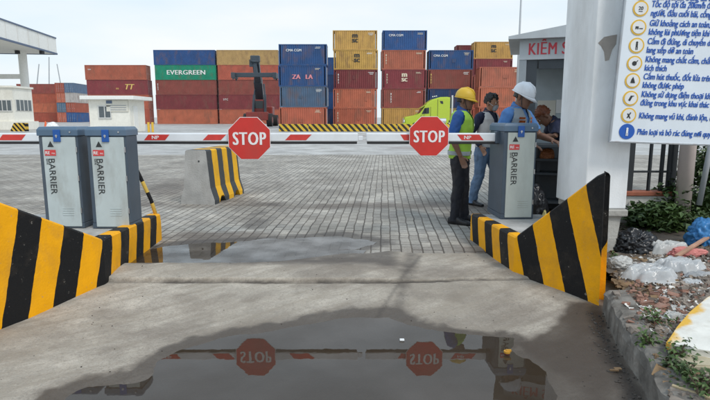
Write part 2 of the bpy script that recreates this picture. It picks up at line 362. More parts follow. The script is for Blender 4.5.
joint = sst(.016, .005, np.abs(Y - edge + .004) - .004) * (.5 + .5 * sst(-.2, .2, vnoise(X, Y, 4, 8)))
jx = .46 - .33 * (4.6 - Y)
joint = np.maximum(joint, .5 * sst(.03, .008, np.abs(X - jx)) * (Y > 3.6) * (Y < 5.2))
joint = np.maximum(joint, sst(.09, .02, np.abs(X - kerb_x(Y) + .085 + .04 * vnoise(X, Y, 9, 18))) * (Y < 3.8))
for nm, v in (('wet', wet), ('stain', stain), ('joint', joint)): setattr_(o, nm, v.ravel())

def pav_h(X, Y):
    sd = poly_sd(X, Y, pool_far) + .11 * vnoise(X, Y, 3, 31)
    return .006 - .02 * sst(.08, -.15, sd) + .004 * vnoise(X, Y, 1.2, 13) * sst(16, 12, Y) + .012 * sst(5.9, 6.4, Y) * sst(16, 10, Y) - .03 * sst(5.42, 5.2, Y)
xs = np.concatenate([np.arange(-26, -4, .8), np.arange(-4, 4.01, .07), np.arange(4.6, 26, .8)])
ys = np.concatenate([np.arange(5.2, 8.6, .06), np.arange(8.6, 19.6, .4)])
o, X, Y, Z = grid_obj('paving', xs, ys, pav_h, m_pav); struct(o)
sdf = poly_sd(X, Y, pool_far) + .05 * vnoise(X, Y, 4, 31)
wet = sst(.30, .0, sdf)
wet = np.maximum(wet, .8 * sst(.25, .6, vnoise(X, Y, .8, 41)) * sst(14, 7, Y))
stain = .9 * sst(.05, .45, vnoise(X, Y * 1.8, .55, 43)) * sst(15, 8, Y)
stain = np.maximum(stain, .55 * sst(.9, .2, np.abs(Y - 7.4 + .3 * vnoise(X, Y, .9, 3))) * sst(-2.2, -1.2, X) * sst(1.3, .3, X) * (.5 + .5 * vnoise(X, Y, 2, 51)))
for nm, v in (('wet', wet), ('stain', np.clip(stain, 0, 1)), ('joint', 0 * wet)): setattr_(o, nm, v.ravel())

# standing water
def water_mat(ior, lo=.62, hi=.9, sc=2.2):
    m = bpy.data.materials.new('puddle_water'); m.use_nodes = True; b = m.node_tree.nodes['Principled BSDF']; n = m.node_tree.nodes; l = m.node_tree.links
    b.inputs['Base Color'].default_value = (.75, .70, .62, 1); b.inputs['Roughness'].default_value = .012; b.inputs['IOR'].default_value = ior
    nz_ = n.new('ShaderNodeTexNoise'); nz_.inputs['Scale'].default_value = sc; nz_.inputs['Detail'].default_value = 5; t = n.new('ShaderNodeTexCoord'); l.new(t.outputs['Object'], nz_.inputs['Vector'])
    mr = n.new('ShaderNodeMapRange'); mr.inputs[1].default_value = .35; mr.inputs[2].default_value = .7; mr.inputs[3].default_value = lo; mr.inputs[4].default_value = hi
    l.new(nz_.outputs[0], mr.inputs[0]); l.new(mr.outputs[0], b.inputs['Alpha'])
    b.inputs['Base Color'].default_value = (.05, .034, .021, 1); b.inputs['Specular IOR Level'].default_value = .7
    bp = n.new('ShaderNodeBump'); bp.inputs['Strength'].default_value = .05; bp.inputs['Distance'].default_value = .004; n2 = n.new('ShaderNodeTexNoise'); n2.inputs['Scale'].default_value = 9
    l.new(t.outputs['Object'], n2.inputs['Vector']); l.new(n2.outputs[0], bp.inputs['Height']); l.new(bp.outputs[0], b.inputs['Normal'])
    return m
def pool(name, poly, z, grow, m_water):
    c = np.mean(np.asarray(poly), 0); bm = bmesh.new(); vs = []
    for p in poly:
        d = np.asarray(p) - c; d = d / np.linalg.norm(d); vs.append(bm.verts.new((p[0] + d[0] * grow, p[1] + d[1] * grow, z)))
    f = bm.faces.new(vs); bmesh.ops.triangulate(bm, faces=[f]); o = link(name, bm, m_water); return struct(o)
pool('puddle', pool_near, WZ, .22, water_mat(1.52))
far_edge = [p for p in pool_far[1:9]]
cf_ = np.mean(np.asarray(pool_far), 0)
far_edge = [(x, y + .14) for x, y in far_edge]
pool('puddle', [(-2.22, 4.70)] + [(-2.22, far_edge[0][1])] + far_edge + [(.12, 5.38), (.08, 5.2), (.0, 5.12), (-.25, 5.02), (-.5, 4.92), (-.8, 4.78), (-1.0, 4.72)], FZ, 0, water_mat(1.9, .45, 1.0, 3.2))

# ------------------------------------------------------------------ kerb and verge at the right
m_kerb = mat('kerb_concrete', (.20, .185, .165), .95, var=.4, nscale=7, bump=1.0, bscale=30, dirt=(.055, .045, .036), dirt_amt=.85, dirt_scale=5, spec=.2)
ky = np.arange(.4, 3.85, .05)
bm = bmesh.new(); prev = None
for i, y in enumerate(ky):
    x = float(kerb_x(y)); w = .16; j = lambda a: (fbm(y * 6, a, 3) * .018 + fbm(y * 19, a, 3) * .008)
    prof = [(x - .012, -.14), (x - .010 + j(1), .03), (x + j(2), .078 + j(7)), (x + .03, .098 + j(3)), (x + w + j(4), .103 + j(5)), (x + w + .04, .03), (x + w + .04, -.14)]
    rg = [bm.verts.new((a, y, z)) for a, z in prof]
    if prev:
        for k in range(len(rg)): bm.faces.new((prev[k], prev[(k + 1) % len(rg)], rg[(k + 1) % len(rg)], rg[k]))
    else: bm.faces.new(rg)
    prev = rg
bm.faces.new(prev[::-1])
struct(link('kerb', bm, m_kerb))
def verge_h(X, Y): return .088 + .02 * vnoise(X, Y, 1.5, 61) + .014 * vnoise(X, Y, 7, 62) + .05 * sst(3.2, 5.5, Y) + .03 * sst(2.2, 4, X)
us = np.concatenate([np.linspace(0, 3, 60), np.linspace(3.2, 9, 16)]); ys = np.arange(.2, 7.2, .06)
U, Yv = np.meshgrid(us, ys); Xv = U + np.where(Yv < 3.9, kerb_x(np.clip(Yv, KY[0], KY[-1])) + .145, 2.06); Zv = verge_h(Xv, Yv)
nx, ny = len(us), len(ys); idx = np.arange(nx * ny).reshape(ny, nx)
me = bpy.data.meshes.new('verge'); me.from_pydata(np.stack([Xv, Yv, Zv], -1).reshape(-1, 3).tolist(), [], np.stack([idx[:-1, :-1], idx[:-1, 1:], idx[1:, 1:], idx[1:, :-1]], -1).reshape(-1, 4).tolist())
struct(link('verge', me, m_dirt, smooth=True))
def vz(x, y): return float(verge_h(np.array([[x]]), np.array([[y]]))[0, 0])

# ------------------------------------------------------------------ striped islands with flared end walls
m_haz_r = striped('hazard_paint_right_leaning', .207, .30, phase=.18)
m_haz_l = striped('hazard_paint_left_leaning', .200, .27, phase=.74)
m_deck = mat('island_concrete', (.40, .39, .37), .85, var=.2, nscale=5, bump=.4, bscale=50, dirt=(.16, .14, .12), dirt_amt=.5)
def island(label, path, tops, out, deck, mtl, side, batter=.0):
    """path: road edge (x,y); tops: wall height; out: thickness to the outside"""
    t = thing('traffic_island', label, 'traffic island', (path[1][0], path[1][1], -.1)); org = Vector(t.location)
    bm = bmesh.new(); ss = []; hh = []; s = 0
    # resample
    pts = []
    for i in range(len(path) - 1):
        a = Vector((*path[i], tops[i])); b = Vector((*path[i + 1], tops[i + 1])); n = max(2, int((b - a).length / .05))
        for k in range(n): pts.append((a.lerp(b, k / n)))
    pts.append(Vector((*path[-1], tops[-1])))
    dist = [0]
    for i in range(1, len(pts)): dist.append(dist[-1] + (pts[i].xy - pts[i - 1].xy).length)
    zero = min(range(len(pts)), key=lambda i: (pts[i].xy - Vector(path[1])).length); d0 = dist[zero]
    rings = []
    for i, p in enumerate(pts):
        d = (pts[min(i + 1, len(pts) - 1)].xy - pts[max(i - 1, 0)].xy).normalized(); nrm = Vector((-d.y, d.x)) * (1 if side > 0 else -1)
        zt = p.z; bz = -.16
        rr = [(0, bz), (0, bz * .2 + zt * .3), (0, zt * .7), (.006, zt - .015), (.02, zt), (out - .02, zt), (out, zt - .02), (out, bz)]
        rg = []
        w_ = max(0, (dist[i] - d0)) / max(.01, dist[-1] - d0)
        for (a, z) in rr:
            off = nrm * a
            if i == len(pts) - 1 and a > .05: off = Vector((.43 * side, .90)) * a      # the end is cut on the slant
            q = p.xy + off - nrm * (batter * w_ * max(0, z)); rg.append(bm.verts.new((q.x - org.x, q.y - org.y, z - org.z))); ss.append(dist[i] - d0); hh.append(z)
        rings.append(rg)
    m_ = len(rings[0])
    for i in range(len(rings) - 1):
        for k in range(m_): bm.faces.new((rings[i][k], rings[i][(k + 1) % m_], rings[i + 1][(k + 1) % m_], rings[i + 1][k]))
    bm.faces.new(rings[0]); bm.faces.new(rings[-1][::-1])
    o = link('striped_wall', bm, mtl, t); setattr_(o, 's', ss); setattr_(o, 'h', hh)
    bm = bmesh.new(); prism(bm, [(x - org.x, y - org.y, -.06) for x, y in deck], (0, 0, deckz + .1 - .003 + .06))
    link('deck', bm, m_deck, t); return t
deckz = .295
re = P(604, 306, -.05); rc = P(513, 271.5, -.005); rb = P(470, 240, .0)
rf = (re - rc).normalized()
re = rc + rf * ((re - rc).length - .04); re2 = rc + rf * ((re - rc).length - .07)
island('short concrete island at right, its black and yellow wall rising beside the pillar', [rb[:2], rc[:2], re2[:2], re[:2]], [.30, .315, .93, .965], .13,
       [(rb.x + .06, rb.y - .004), (rc.x + .09, rc.y + .02), (rc.x + .32, rc.y - .14), (2.06, rc.y - .14), (2.06, rb.y - .004)], m_haz_r, 1, .06)
lb = P(162, 240, 0); lc = P(106, 281.5, -.005); le = P(0, 326, -.05); lf = (le - lc).normalized(); le = lc + lf * 1.35
lhi = lc + lf * 1.28
island('concrete island carrying two machines side by side, black and yellow wall cut by left edge', [lb[:2], lc[:2], lhi[:2], le[:2]], [.30, .36, 1.03, 1.035], .14,
       [(lb.x - .06, lb.y - .004), (lc.x - .09, lc.y + .02), (lc.x - .35, lc.y - .5), (-4.1, lc.y - .5), (-4.1, lb.y - .004)], m_haz_l, -1)

# ------------------------------------------------------------------ barrier gates
m_cab = mat('cabinet_slate_paint', (.060, .085, .115), .45, var=.08, bump=.08, bscale=120, dirt=(.14, .13, .12), dirt_amt=.25)
m_cablid = mat('cabinet_lid_paint', (.085, .145, .22), .4, var=.08, dirt=(.2, .2, .2), dirt_amt=.3)
m_door = mat('cabinet_door_paint', (.47, .53, .53), .42, var=.07, bump=.05, bscale=150, dirt=(.24, .225, .19), dirt_amt=.5, dirt_scale=5)
m_doorg = mat('cabinet_door_paint_warm', (.49, .53, .49), .42, var=.05, bump=.05, bscale=150, dirt=(.26, .25, .22), dirt_amt=.4, dirt_scale=2.5)
m_ink = mat('black_ink', (.025, .028, .03), .5, var=0)
m_redl = mat('red_label', (.62, .05, .05), .4, var=.05)
m_white = mat('white_paint', (.78, .79, .79), .45, var=.05, dirt=(.45, .42, .38), dirt_amt=.3)
m_lblue = mat('lock_blue_plastic', (.01, .085, .34), .3, var=.05)
m_steel = mat('steel', (.55, .55, .56), .35, metal=1, var=.1)
m_rub = mat('black_rubber', (.02, .02, .022), .6, var=.1)
m_armw = mat('barrier_arm_white', (.74, .77, .80), .35, var=.04, dirt=(.45, .44, .42), dirt_amt=.25)
m_armr = mat('barrier_arm_red', (.60, .045, .035), .4, var=.12, nscale=14)
m_stop = mat('stop_sign_red', (.58, .030, .022), .38, var=.06, nscale=10, dirt=(.30, .08, .06), dirt_amt=.25)
m_stopw = mat('stop_sign_white', (.80, .78, .78), .4, var=.03)
GATES = 'barrier gate machines'
def cabinet(t, w, d, h, door_m, facing=1):
    """cabinet base at the thing's origin, front face at local -Y"""
    lid = .085; bm = bmesh.new()
    box(bm, (0, 0, .025), (w + .004, d + .004, .05), bev=.004); box(bm, (0, 0, .05 + (h - lid - .05) / 2), (w, d, h - lid - .05), bev=.008)
    cab = link('cabinet', bm, m_cab, t)
    bm = bmesh.new(); z0 = h - lid
    a = [(-w / 2 - .008, -d / 2 - .014, z0), (w / 2 + .008, -d / 2 - .014, z0), (w / 2 + .008, d / 2 + .008, z0), (-w / 2 - .008, d / 2 + .008, z0)]
    b = [(-w / 2 - .008, -d / 2 - .014, h - .028), (w / 2 + .008, -d / 2 - .014, h - .028), (w / 2 + .008, d / 2 + .008, h - .028), (-w / 2 - .008, d / 2 + .008, h - .028)]
    c = [(-w / 2 + .01, -d / 2 + .004, h), (w / 2 - .01, -d / 2 + .004, h), (w / 2 - .01, d / 2 - .01, h), (-w / 2 + .01, d / 2 - .01, h)]
    va, vb, vc = [[bm.verts.new(p) for p in q] for q in (a, b, c)]
    for i in range(4):
        bm.faces.new((va[i], va[(i + 1) % 4], vb[(i + 1) % 4], vb[i])); bm.faces.new((vb[i], vb[(i + 1) % 4], vc[(i + 1) % 4], vc[i]))
    bm.faces.new(va[::-1]); bm.faces.new(vc)
    bmesh.ops.bevel(bm, geom=bm.edges[:], offset=.004, segments=1, affect='EDGES')
    lido = link('lid', bm, m_cablid, cab)
    # door panel on the front
    pw = w - .06; ph = h - lid - .030; bm = bmesh.new()
    box(bm, (.010, -d / 2 - .004, .018 + ph / 2), (pw, .014, ph), bev=.004)
    for k in range(4): box(bm, (.05, -d / 2 - .012, .13 + k * .022), (.11, .006, .006), bev=.002)
    link('door', bm, door_m, cab); fy = -d / 2 - .0125
    bm = bmesh.new(); pts = [(.0 - .035, -d / 2 - .016, h - .052), (.035, -d / 2 - .016, h - .052)]
    box(bm, (0, -d / 2 - .018, h - .085), (.068, .012, .115), bev=.004); link('lock_plate', bm, m_lblue, cab)
    bm = bmesh.new(); disc(bm, (0, -d / 2 - .026, h - .085), .011, .006, 12); box(bm, (0, -d / 2 - .026, h - .094), (.007, .004, .02)); link('keyhole', bm, m_steel, cab)
    for hz_ in (.18, .5, .78):
        bm = bmesh.new(); tube(bm, [(w / 2 - .012, -d / 2 - .010, hz_ * h - .025), (w / 2 - .012, -d / 2 - .010, hz_ * h + .025)], .006, 8); link('hinge', bm, m_steel, cab)
    bm = bmesh.new(); disc(bm, (w / 2 - .06, -d / 2 - .018, h - .05), .008, .008, 12); link('lid_screw', bm, m_steel, cab)
    # printed marks
    lx = -pw / 2 + .068; bm = bmesh.new(); zt = h - lid - .105
    prism(bm, [(lx + .02 - .03, fy, zt), (lx + .02 + .03, fy, zt), (lx + .02, fy, zt + .055)], (0, -.001, 0))
    add_text(bm, 'BARRIER', .088, T(lx - .012, fy - .0006, zt - .105) @ FRONT @ Matrix.Rotation(R(-90), 4, 'Z'), bold=-.002, sx=1.04)
    add_text(bm, 'GATE', .022, T(lx - .032, fy - .0006, zt - .11) @ FRONT @ Matrix.Rotation(R(-90), 4, 'Z'))
    link('lettering', bm, m_ink, cab)
    bm = bmesh.new(); box(bm, (lx + .012, fy - .001, zt - .055), (.105, .002, .055)); rl = link('red_label', bm, m_redl, cab)
    bm = bmesh.new(); add_text(bm, 'RE', .042, T(lx - .036, fy - .0026, zt - .069) @ FRONT, bold=.02); add_text(bm, 'no.', .028, T(lx + .026, fy - .0026, zt - .067) @ FRONT); link('label_lettering', bm, m_white, cab)
    return cab
def arm(t, x0, x1, y, z, stripes, sag=0.0):
    """bar from x0 to x1 (world), local to thing"""
    o = Vector(t.location); xa, xb = sorted((x0, x1)); bm = bmesh.new(); hgt = .092; dp = .045
    box(bm, ((xa + xb) / 2 - o.x, y - o.y, z - o.z), (xb - xa, dp, hgt), bev=.012); a = link('arm', bm, m_armw, t)
    bm = bmesh.new(); box(bm, ((xa + xb) / 2 - o.x, y - o.y, z - o.z - hgt / 2 - .012), (xb - xa - .02, .028, .026), bev=.006); link('rubber_strip', bm, m_rub, a)
    for (s0, s1, lean) in stripes:
        bm = bmesh.new(); hh = hgt / 2 - .016
        q = [(s0 + lean, y - dp / 2, z + hh), (s1 + lean, y - dp / 2, z + hh), (s1 - lean, y - dp / 2, z - hh), (s0 - lean, y - dp / 2, z - hh)]
        prism(bm, [Vector(v) - o for v in q], (0, -.0018, 0)); link('red_stripe', bm, m_armr, a)
    return a
def arm_logo(t, x, y, z):
    o = Vector(t.location); bm = bmesh.new(); add_text(bm, 'NP', .052, T(x - o.x, y - o.y - .0245, z - o.z - .018) @ FRONT, bold=.03, sx=1.15, align='CENTER'); return link('arm_lettering', bm, m_white, t)
def stop_sign(t, px, py, rpx, y):
    c = D(px, py, y) - Vector(t.location); r = rpx / 533 * y * .985
    def octo(rad): return [(c.x + rad * math.cos(R(22.5 + 45 * k)), c.z + rad * math.sin(R(22.5 + 45 * k))) for k in range(8)]
    k = 1 / math.cos(R(22.5)); bm = bmesh.new(); prism(bm, [(x, c.y, z) for x, z in octo(r * k)], (0, .004, 0)); p = link('stop_sign', bm, m_stopw, t)
    bm = bmesh.new(); prism(bm, [(x, c.y - .0006, z) for x, z in octo(r * k * .975)], (0, -.002, 0)); link('red_face', bm, m_stop, p)
    bm = bmesh.new(); add_text(bm, 'STOP', r * .86, T(c.x, c.y - .0038, c.z - r * .30) @ FRONT, bold=.030, sx=.70, align='CENTER', spacing=1.14); link('lettering', bm, m_stopw, p)
    bm = bmesh.new(); box(bm, (c.x - .08, c.y + .012, c.z), (.03, .018, .16)); link('bracket', bm, m_steel, p)
    bm = bmesh.new(); box(bm, (c.x + .08, c.y + .012, c.z), (.03, .018, .16)); link('bracket', bm, m_steel, p)
ARMY = 5.72; AZ = D(249, 137.3, ARMY).z
YF = 5.16; CW, CD = .375, .25
# right machine
b1 = P(501.5, 219.2, deckz); b2 = P(531, 218.5, deckz)
wR = (b2 - b1).length
tR = thing('barrier_gate', 'barrier gate machine alone on the right island, before the white helmet man', 'barrier gate', ((b1.x + b2.x) / 2 - .01, b1.y + .25, deckz), R(3), GATES)
topz = D(512, 123, b1.y + .1).z; hC = topz - deckz
cabinet(tR, wR + .02, .47, hC, m_doorg)
for o in list(tR.children): pass
def ax(px): return D(px, 137, ARMY).x
gR = bpy.data.objects.new('arm_mount', None)
bpy.data.objects.remove(gR)
def local_thing_arm(t, *a, **k):
    """arms are built unrotated: temporarily keep world axes by rotating the finished meshes back"""
    before = set(t.children_recursive); r = a[0](t, *a[1:], **k)
    Minv = Matrix.Rotation(-t.rotation_euler.z, 4, 'Z')
    for o in set(t.children_recursive) - before: o.data.transform(Minv)
    return r
local_thing_arm(tR, arm, ax(366), tR.location.x - .1, ARMY, AZ, [(ax(402), ax(415), -.02), (ax(459), ax(481), -.025)])
local_thing_arm(tR, arm_logo, ax(467), ARMY, AZ)
local_thing_arm(tR, stop_sign, 429, 136.3, 19.8, ARMY - .06)
bm = bmesh.new(); box(bm, (tR.location.x - .13 - tR.location.x, ARMY - tR.location.y, AZ - deckz), (.16, .10, .13), bev=.01)
Mi = Matrix.Rotation(-tR.rotation_euler.z, 4, 'Z'); o = link('arm_clamp', bm, m_cab, tR); o.data.transform(Mi)
# left machines
hL = D(60, 126.2, YF + .18).z - deckz
xl1 = P(46.5, 228, deckz); xl2 = P(93.5, 228.5, deckz)
for i, (bx, lab) in enumerate(((xl1, 'barrier gate machine left of its twin, its arm reaching out of frame'),
                               (xl2, 'barrier gate machine right of its twin, its arm with stop sign crossing the lane'))):
    t = thing('barrier_gate', lab, 'barrier gate', (bx.x + CW / 2, bx.y + CD / 2, deckz), R(-1), GATES); cabinet(t, CW, CD, hL, m_door)
    if i == 0:
        x_end = ax(-160); local_thing_arm(t, arm, x_end, bx.x + .25, ARMY, AZ, [(ax(-90), ax(-70), .025), (ax(2), ax(25), .025)])
    else:
        local_thing_arm(t, arm, bx.x + .1, ax(358), ARMY, AZ, [(ax(147), ax(168), .025), (ax(206), ax(224), .03), (ax(288), ax(309), .03)])
        local_thing_arm(t, arm_logo, ax(156), ARMY, AZ)
        local_thing_arm(t, stop_sign, 249.3, 138.4, 21.3, ARMY - .06)
        bm = bmesh.new(); c = D(361.5, 141, ARMY); q = c - Vector(t.location); box(bm, (q.x - .01, q.y, q.z + .03), (.05, .03, .05), bev=.005); o = link('arm_tip', bm, m_armw, t); o.data.transform(Matrix.Rotation(R(1), 4, 'Z'))
# ------------------------------------------------------------------ guard hoop behind the left machines
m_hoop = striped('hoop_paint', .13, 0, ca=(.74, .50, .10), rough=.5)
pts = [Vector(v) for v in ((lb.x - .06, 5.84, deckz), (lb.x - .10, 5.84, .45), (lb.x - .20, 5.82, .72), (lb.x - .30, 5.80, .98), (lb.x - .36, 5.80, 1.02), (lb.x - .50, 5.80, 1.03), (lb.x - .62, 5.80, .98), (lb.x - .66, 5.82, .8), (lb.x - .66, 5.84, deckz))]
bm = bmesh.new(); tube(bm, [p - Vector((lb.x, 5.8, deckz)) for p in pts], .021, 10)
o = link('guard_hoop', bm, m_hoop, smooth=True, loc=(lb.x, 5.8, deckz)); tag(o, 'bent yellow and black pipe hoop standing behind the left cabinets', 'guard rail')
vv = [v.co.copy() for v in o.data.vertices]; acc = []; dd = 0
for i in range(len(pts)):
    if i: dd += (pts[i] - pts[i - 1]).length
    acc += [dd] * 10
setattr_(o, 's', acc); setattr_(o, 'h', [0] * len(acc))

# ------------------------------------------------------------------ jersey barrier in the lane
m_conc = mat('weathered_concrete', (.40, .39, .37), .85, var=.18, nscale=4, bump=.5, bscale=45, dirt=(.18, .15, .12), dirt_amt=.5)
m_haz_j = striped('hazard_paint_block', .205, -.02, rough=.6, ca=(.80, .42, .012), cb_=(.055, .06, .065), phase=.52)
def jersey(label, a, b, width, height, length, rz, mtl, group=None, pocket=True, name='concrete_barrier'):
    t = thing(name, label, 'concrete barrier', a, rz, group)
    w0, w1 = width / 2, width * .30
    prof = [(-w0, 0), (-w0, .07), (-w0 * .78, .25 * height + .05), (-w1, height - .02), (-w1 + .02, height), (w1 - .02, height), (w1, height - .02), (w0 * .78, .25 * height + .05), (w0, .07), (w0, 0)]
    n = 14; rings = []; bm = bmesh.new(); ss = []; hh = []
    for i in range(n + 1):
        y = length * i / n; u = i / n
        lift = .11 if (pocket and (.20 < u < .34 or .66 < u < .80)) else 0
        rg = []
        for x, z in prof:
            rg.append(bm.verts.new((x, y, max(z, lift)))); ss.append(y); hh.append(z)
        rings.append(rg)
    for i in range(n):
        for k in range(len(prof)): bm.faces.new((rings[i][k], rings[i][(k + 1) % len(prof)], rings[i + 1][(k + 1) % len(prof)], rings[i + 1][k]))
    f1 = bm.faces.new(rings[-1])
    o = link('striped_side', bm, mtl, t); setattr_(o, 's', ss); setattr_(o, 'h', hh)
    bm = bmesh.new(); prism(bm, [(x * 1.0, -.0, z) for x, z in prof], (0, -.012, 0)); 
    e = link('end_face', bm, m_conc, t)
    bm = bmesh.new(); disc(bm, (.05, -.014, height * .80), .013, .01, 12); link('lifting_hole', bm, m_ink, t)
    return t
ja = P(184.5, 203.5, .012); jb = P(212, 206, .012)
jw = (jb - ja).length
jdir = math.atan2(-(jb.x - ja.x), 1)
jersey('concrete lane block with fat yellow and black bands on its side', ((ja.x + jb.x) / 2, (ja.y + jb.y) / 2, .014), None, jw, D(197, 150.5, ja.y).z, 1.28, R(-8.5), m_haz_j)

# ------------------------------------------------------------------ gate pillar
m_pil = mat('pillar_plaster', (.84, .86, .87), .8, var=.06, nscale=2.5, bump=.15, bscale=80, dirt=(.42, .41, .39), dirt_amt=.45, dirt_scale=1.6)
m_patch = mat('bare_render', (.33, .30, .27), .95, var=.2, bump=.4, bscale=60)
m_plinth = mat('plinth_concrete', (.42, .41, .38), .9, var=.2, nscale=6, bump=.6, bscale=35, dirt=(.2, .18, .15), dirt_amt=.5)
PY0 = 4.82; pc = D(588, 150, PY0).x; pr = D(629, 170, PY0).x; py1 = 5.52
t = thing('gate_pillar', 'tall square white pillar right of the small booth, paint flaking beside the blue lettered board', 'pillar', ((pc + pr) / 2, (PY0 + py1) / 2, .1))
zl = D(610, 209, PY0).z; bm = bmesh.new(); hx = (pr - pc) / 2; hy = (py1 - PY0) / 2
box(bm, (0, 0, (zl + 3.6) / 2 - .1), (2 * hx, 2 * hy, 3.6 - zl), bev=.012); link('shaft', bm, m_pil, t)
bm = bmesh.new(); box(bm, (.02, -.01, zl - .1 - .035), (2 * hx - .02, 2 * hy + .04, .065), bev=.012)
loft(bm, [((0.02, 0, -.12), (hx - .07, 0, 0), (0, hy - .02, 0), 8), ((.02, 0, zl - .1 - .068), (hx - .03, 0, 0), (0, hy, 0), 8)], 32); link('plinth', bm, m_plinth, t)
bm = bmesh.new(); c = D(605, 47, PY0); pp = []
for (a, b) in ((598, 43), (604, 37), (611, 35.5), (617, 34.5), (616, 44), (612, 50), (609, 60), (605, 61), (604, 52), (601, 46)):
    q = D(a, b, PY0); pp.append((q.x - t.location.x, q.y - t.location.y - .0005, q.z - t.location.z))
prism(bm, pp, (0, -.0025, 0)); link('flaked_patch', bm, m_patch, t)

# ------------------------------------------------------------------ rules board
m_board = mat('board_white', (.74, .80, .86), .4, var=.03, dirt=(.5, .5, .5), dirt_amt=.15)
m_bframe = mat('board_frame', (.42, .45, .48), .4, metal=.6, var=.1, dirt=(.2, .12, .08), dirt_amt=.5, dirt_scale=8)
m_bblue = mat('board_blue', (.012, .10, .45), .4, var=.04)
m_byel = mat('board_yellow', (.75, .46, .05), .4, var=.05)
BY = 4.66; bl = D(611, 140.5, BY)
t = thing('rules_board', 'white rules board with blue Vietnamese text and ringed icons, fixed to the white pillar', 'sign board', bl, 0)
t.rotation_euler = (0, R(2.0), R(-2))
BWd, BHt = 1.62, 1.50; bm = bmesh.new(); box(bm, (BWd / 2, .012, BHt / 2), (BWd, .02, BHt)); link('panel', bm, m_board, t)
bm = bmesh.new()
for c, s in (((BWd / 2, .012, -.008), (BWd + .03, .034, .016)), ((BWd / 2, .012, BHt + .008), (BWd + .03, .034, .016)), ((-.008, .012, BHt / 2), (.016, .034, BHt)), ((BWd + .008, .012, BHt / 2), (.016, .034, BHt))): box(bm, c, s, bev=.003)
link('frame', bm, m_bframe, t)
bm = bmesh.new(); box(bm, (.25, .10, BHt * .25), (.05, .14, .05)); box(bm, (.25, .10, BHt * .8), (.05, .14, .05)); link('wall_bracket', bm, m_steel, t)
bm = bmesh.new(); tube(bm, [(BWd - .3, .06, -1.2), (BWd - .3, .06, BHt)], .03, 10); link('post', bm, m_bframe, t)
pxm = BY / 536.0                                           # metres per photo pixel at the board
rows = [(-1.5, ['Phải tuân thủ tín hiệu,', 'kiểm soát tại trạng tại cổng']), (13.5, ['Tốc độ tối đa 20km/h đường trong', 'người, đầu cuối bãi, cổng ra vào']), (31, ['Giữ khoảng cách an toàn, khi dừng', 'không lùi phương tiện khi chưa']),
        (48, ['Cấm đi đứng, di chuyển dưới cẩu,', 'lang xếp dỡ an toàn']), (65, ['Không mang chất cấm, chất', 'kích thích']), (81.5, ['Cấm hút thuốc, đốt lửa trên bãi', 'không được phép']),
        (98.5, ['Không sử dụng điện thoại khi', 'đứng trong khu vực khai thác']), (115, ['Không mang vũ khí, đánh lộn, cờ bạc']), (131, ['Phân loại và bỏ rác đúng nơi quy định'])]
ybase = 140.5; bmt = bmesh.new()
def stick(bm, pts, r): tube(bm, pts, r, 6)
for ri, (yy, lines) in enumerate(rows):
    zc = (ybase - yy) * pxm; xc = 14.5 * pxm; rr = 7.4 * pxm if ri < 8 else 7.6 * pxm; last = ri == 8
    bm = bmesh.new(); disc(bm, (xc, -.0005, zc), rr, .004, 32); ic = link('icon', bm, m_bblue if last else m_byel, t)
    if not last:
        bm = bmesh.new(); disc(bm, (xc, -.0035, zc), rr * .80, .003, 32); link('icon_face', bm, m_white, ic)
    bm = bmesh.new(); g = rr * .5; y = -.0062
    if ri == 1: add_text(bm, '20', g * 1.25, T(xc, y, zc - g * .35) @ FRONT, bold=.02, align='CENTER'); box(bm, (xc, y, zc - g * .75), (g, .002, g * .16))
    elif ri == 2: box(bm, (xc - g * .45, y, zc), (g * .8, .002, g * .45)); box(bm, (xc + g * .6, y, zc - g * .3), (g * .9, .002, g * .22)); disc(bm, (xc - g * .7, y, zc - g * .35), g * .16, .002, 10); disc(bm, (xc - g * .2, y, zc - g * .35), g * .16, .002, 10)
    elif ri in (3, 8, 0): disc(bm, (xc, y, zc + g * .75), g * .28, .002, 12); box(bm, (xc, y, zc + g * .05), (g * .5, .002, g * .9)); box(bm, (xc - g * .16, y, zc - g * .75), (g * .2, .002, g * .8)); box(bm, (xc + g * .2, y, zc - g * .75), (g * .2, .002, g * .8))
    elif ri == 4: disc(bm, (xc - .1 * g, y, zc), g * .6, .002, 14); box(bm, (xc + g * .5, y, zc + g * .5), (g * .2, .002, g * .8), Matrix.Rotation(R(40), 3, 'Y'))
    elif ri == 5: prism(bm, [(xc - g * .6, y, zc - g * .6), (xc + g * .6, y, zc - g * .6), (xc + g * .35, y, zc + .2 * g), (xc, y, zc + g), (xc - g * .4, y, zc + .3 * g)], (0, -.002, 0))
    elif ri == 6: box(bm, (xc - g * .1, y, zc), (g * .55, .002, g * 1.4), Matrix.Rotation(R(25), 3, 'Y')); box(bm, (xc + g * .5, y, zc + g * .6), (g * .6, .002, g * .2))
    else: box(bm, (xc, y, zc), (g * .3, .002, g * 1.7), Matrix.Rotation(R(30), 3, 'Y')); box(bm, (xc, y, zc - .2 * g), (g * .3, .002, g * 1.5), Matrix.Rotation(R(-30), 3, 'Y'))
    link('pictogram', bm, m_white if last else m_ink, ic)
    for li, sline in enumerate(lines):
        sz = 8.4 * pxm; zt = zc + (1.8 * pxm if len(lines) == 2 else -2.6 * pxm) - li * 8.2 * pxm
        add_text(bmt, sline, sz, T(24.5 * pxm, -.0005, zt) @ FRONT, bold=.022, shear=.12, sx=.66 if not last else .64)
link('lettering', bmt, m_bblue, t)

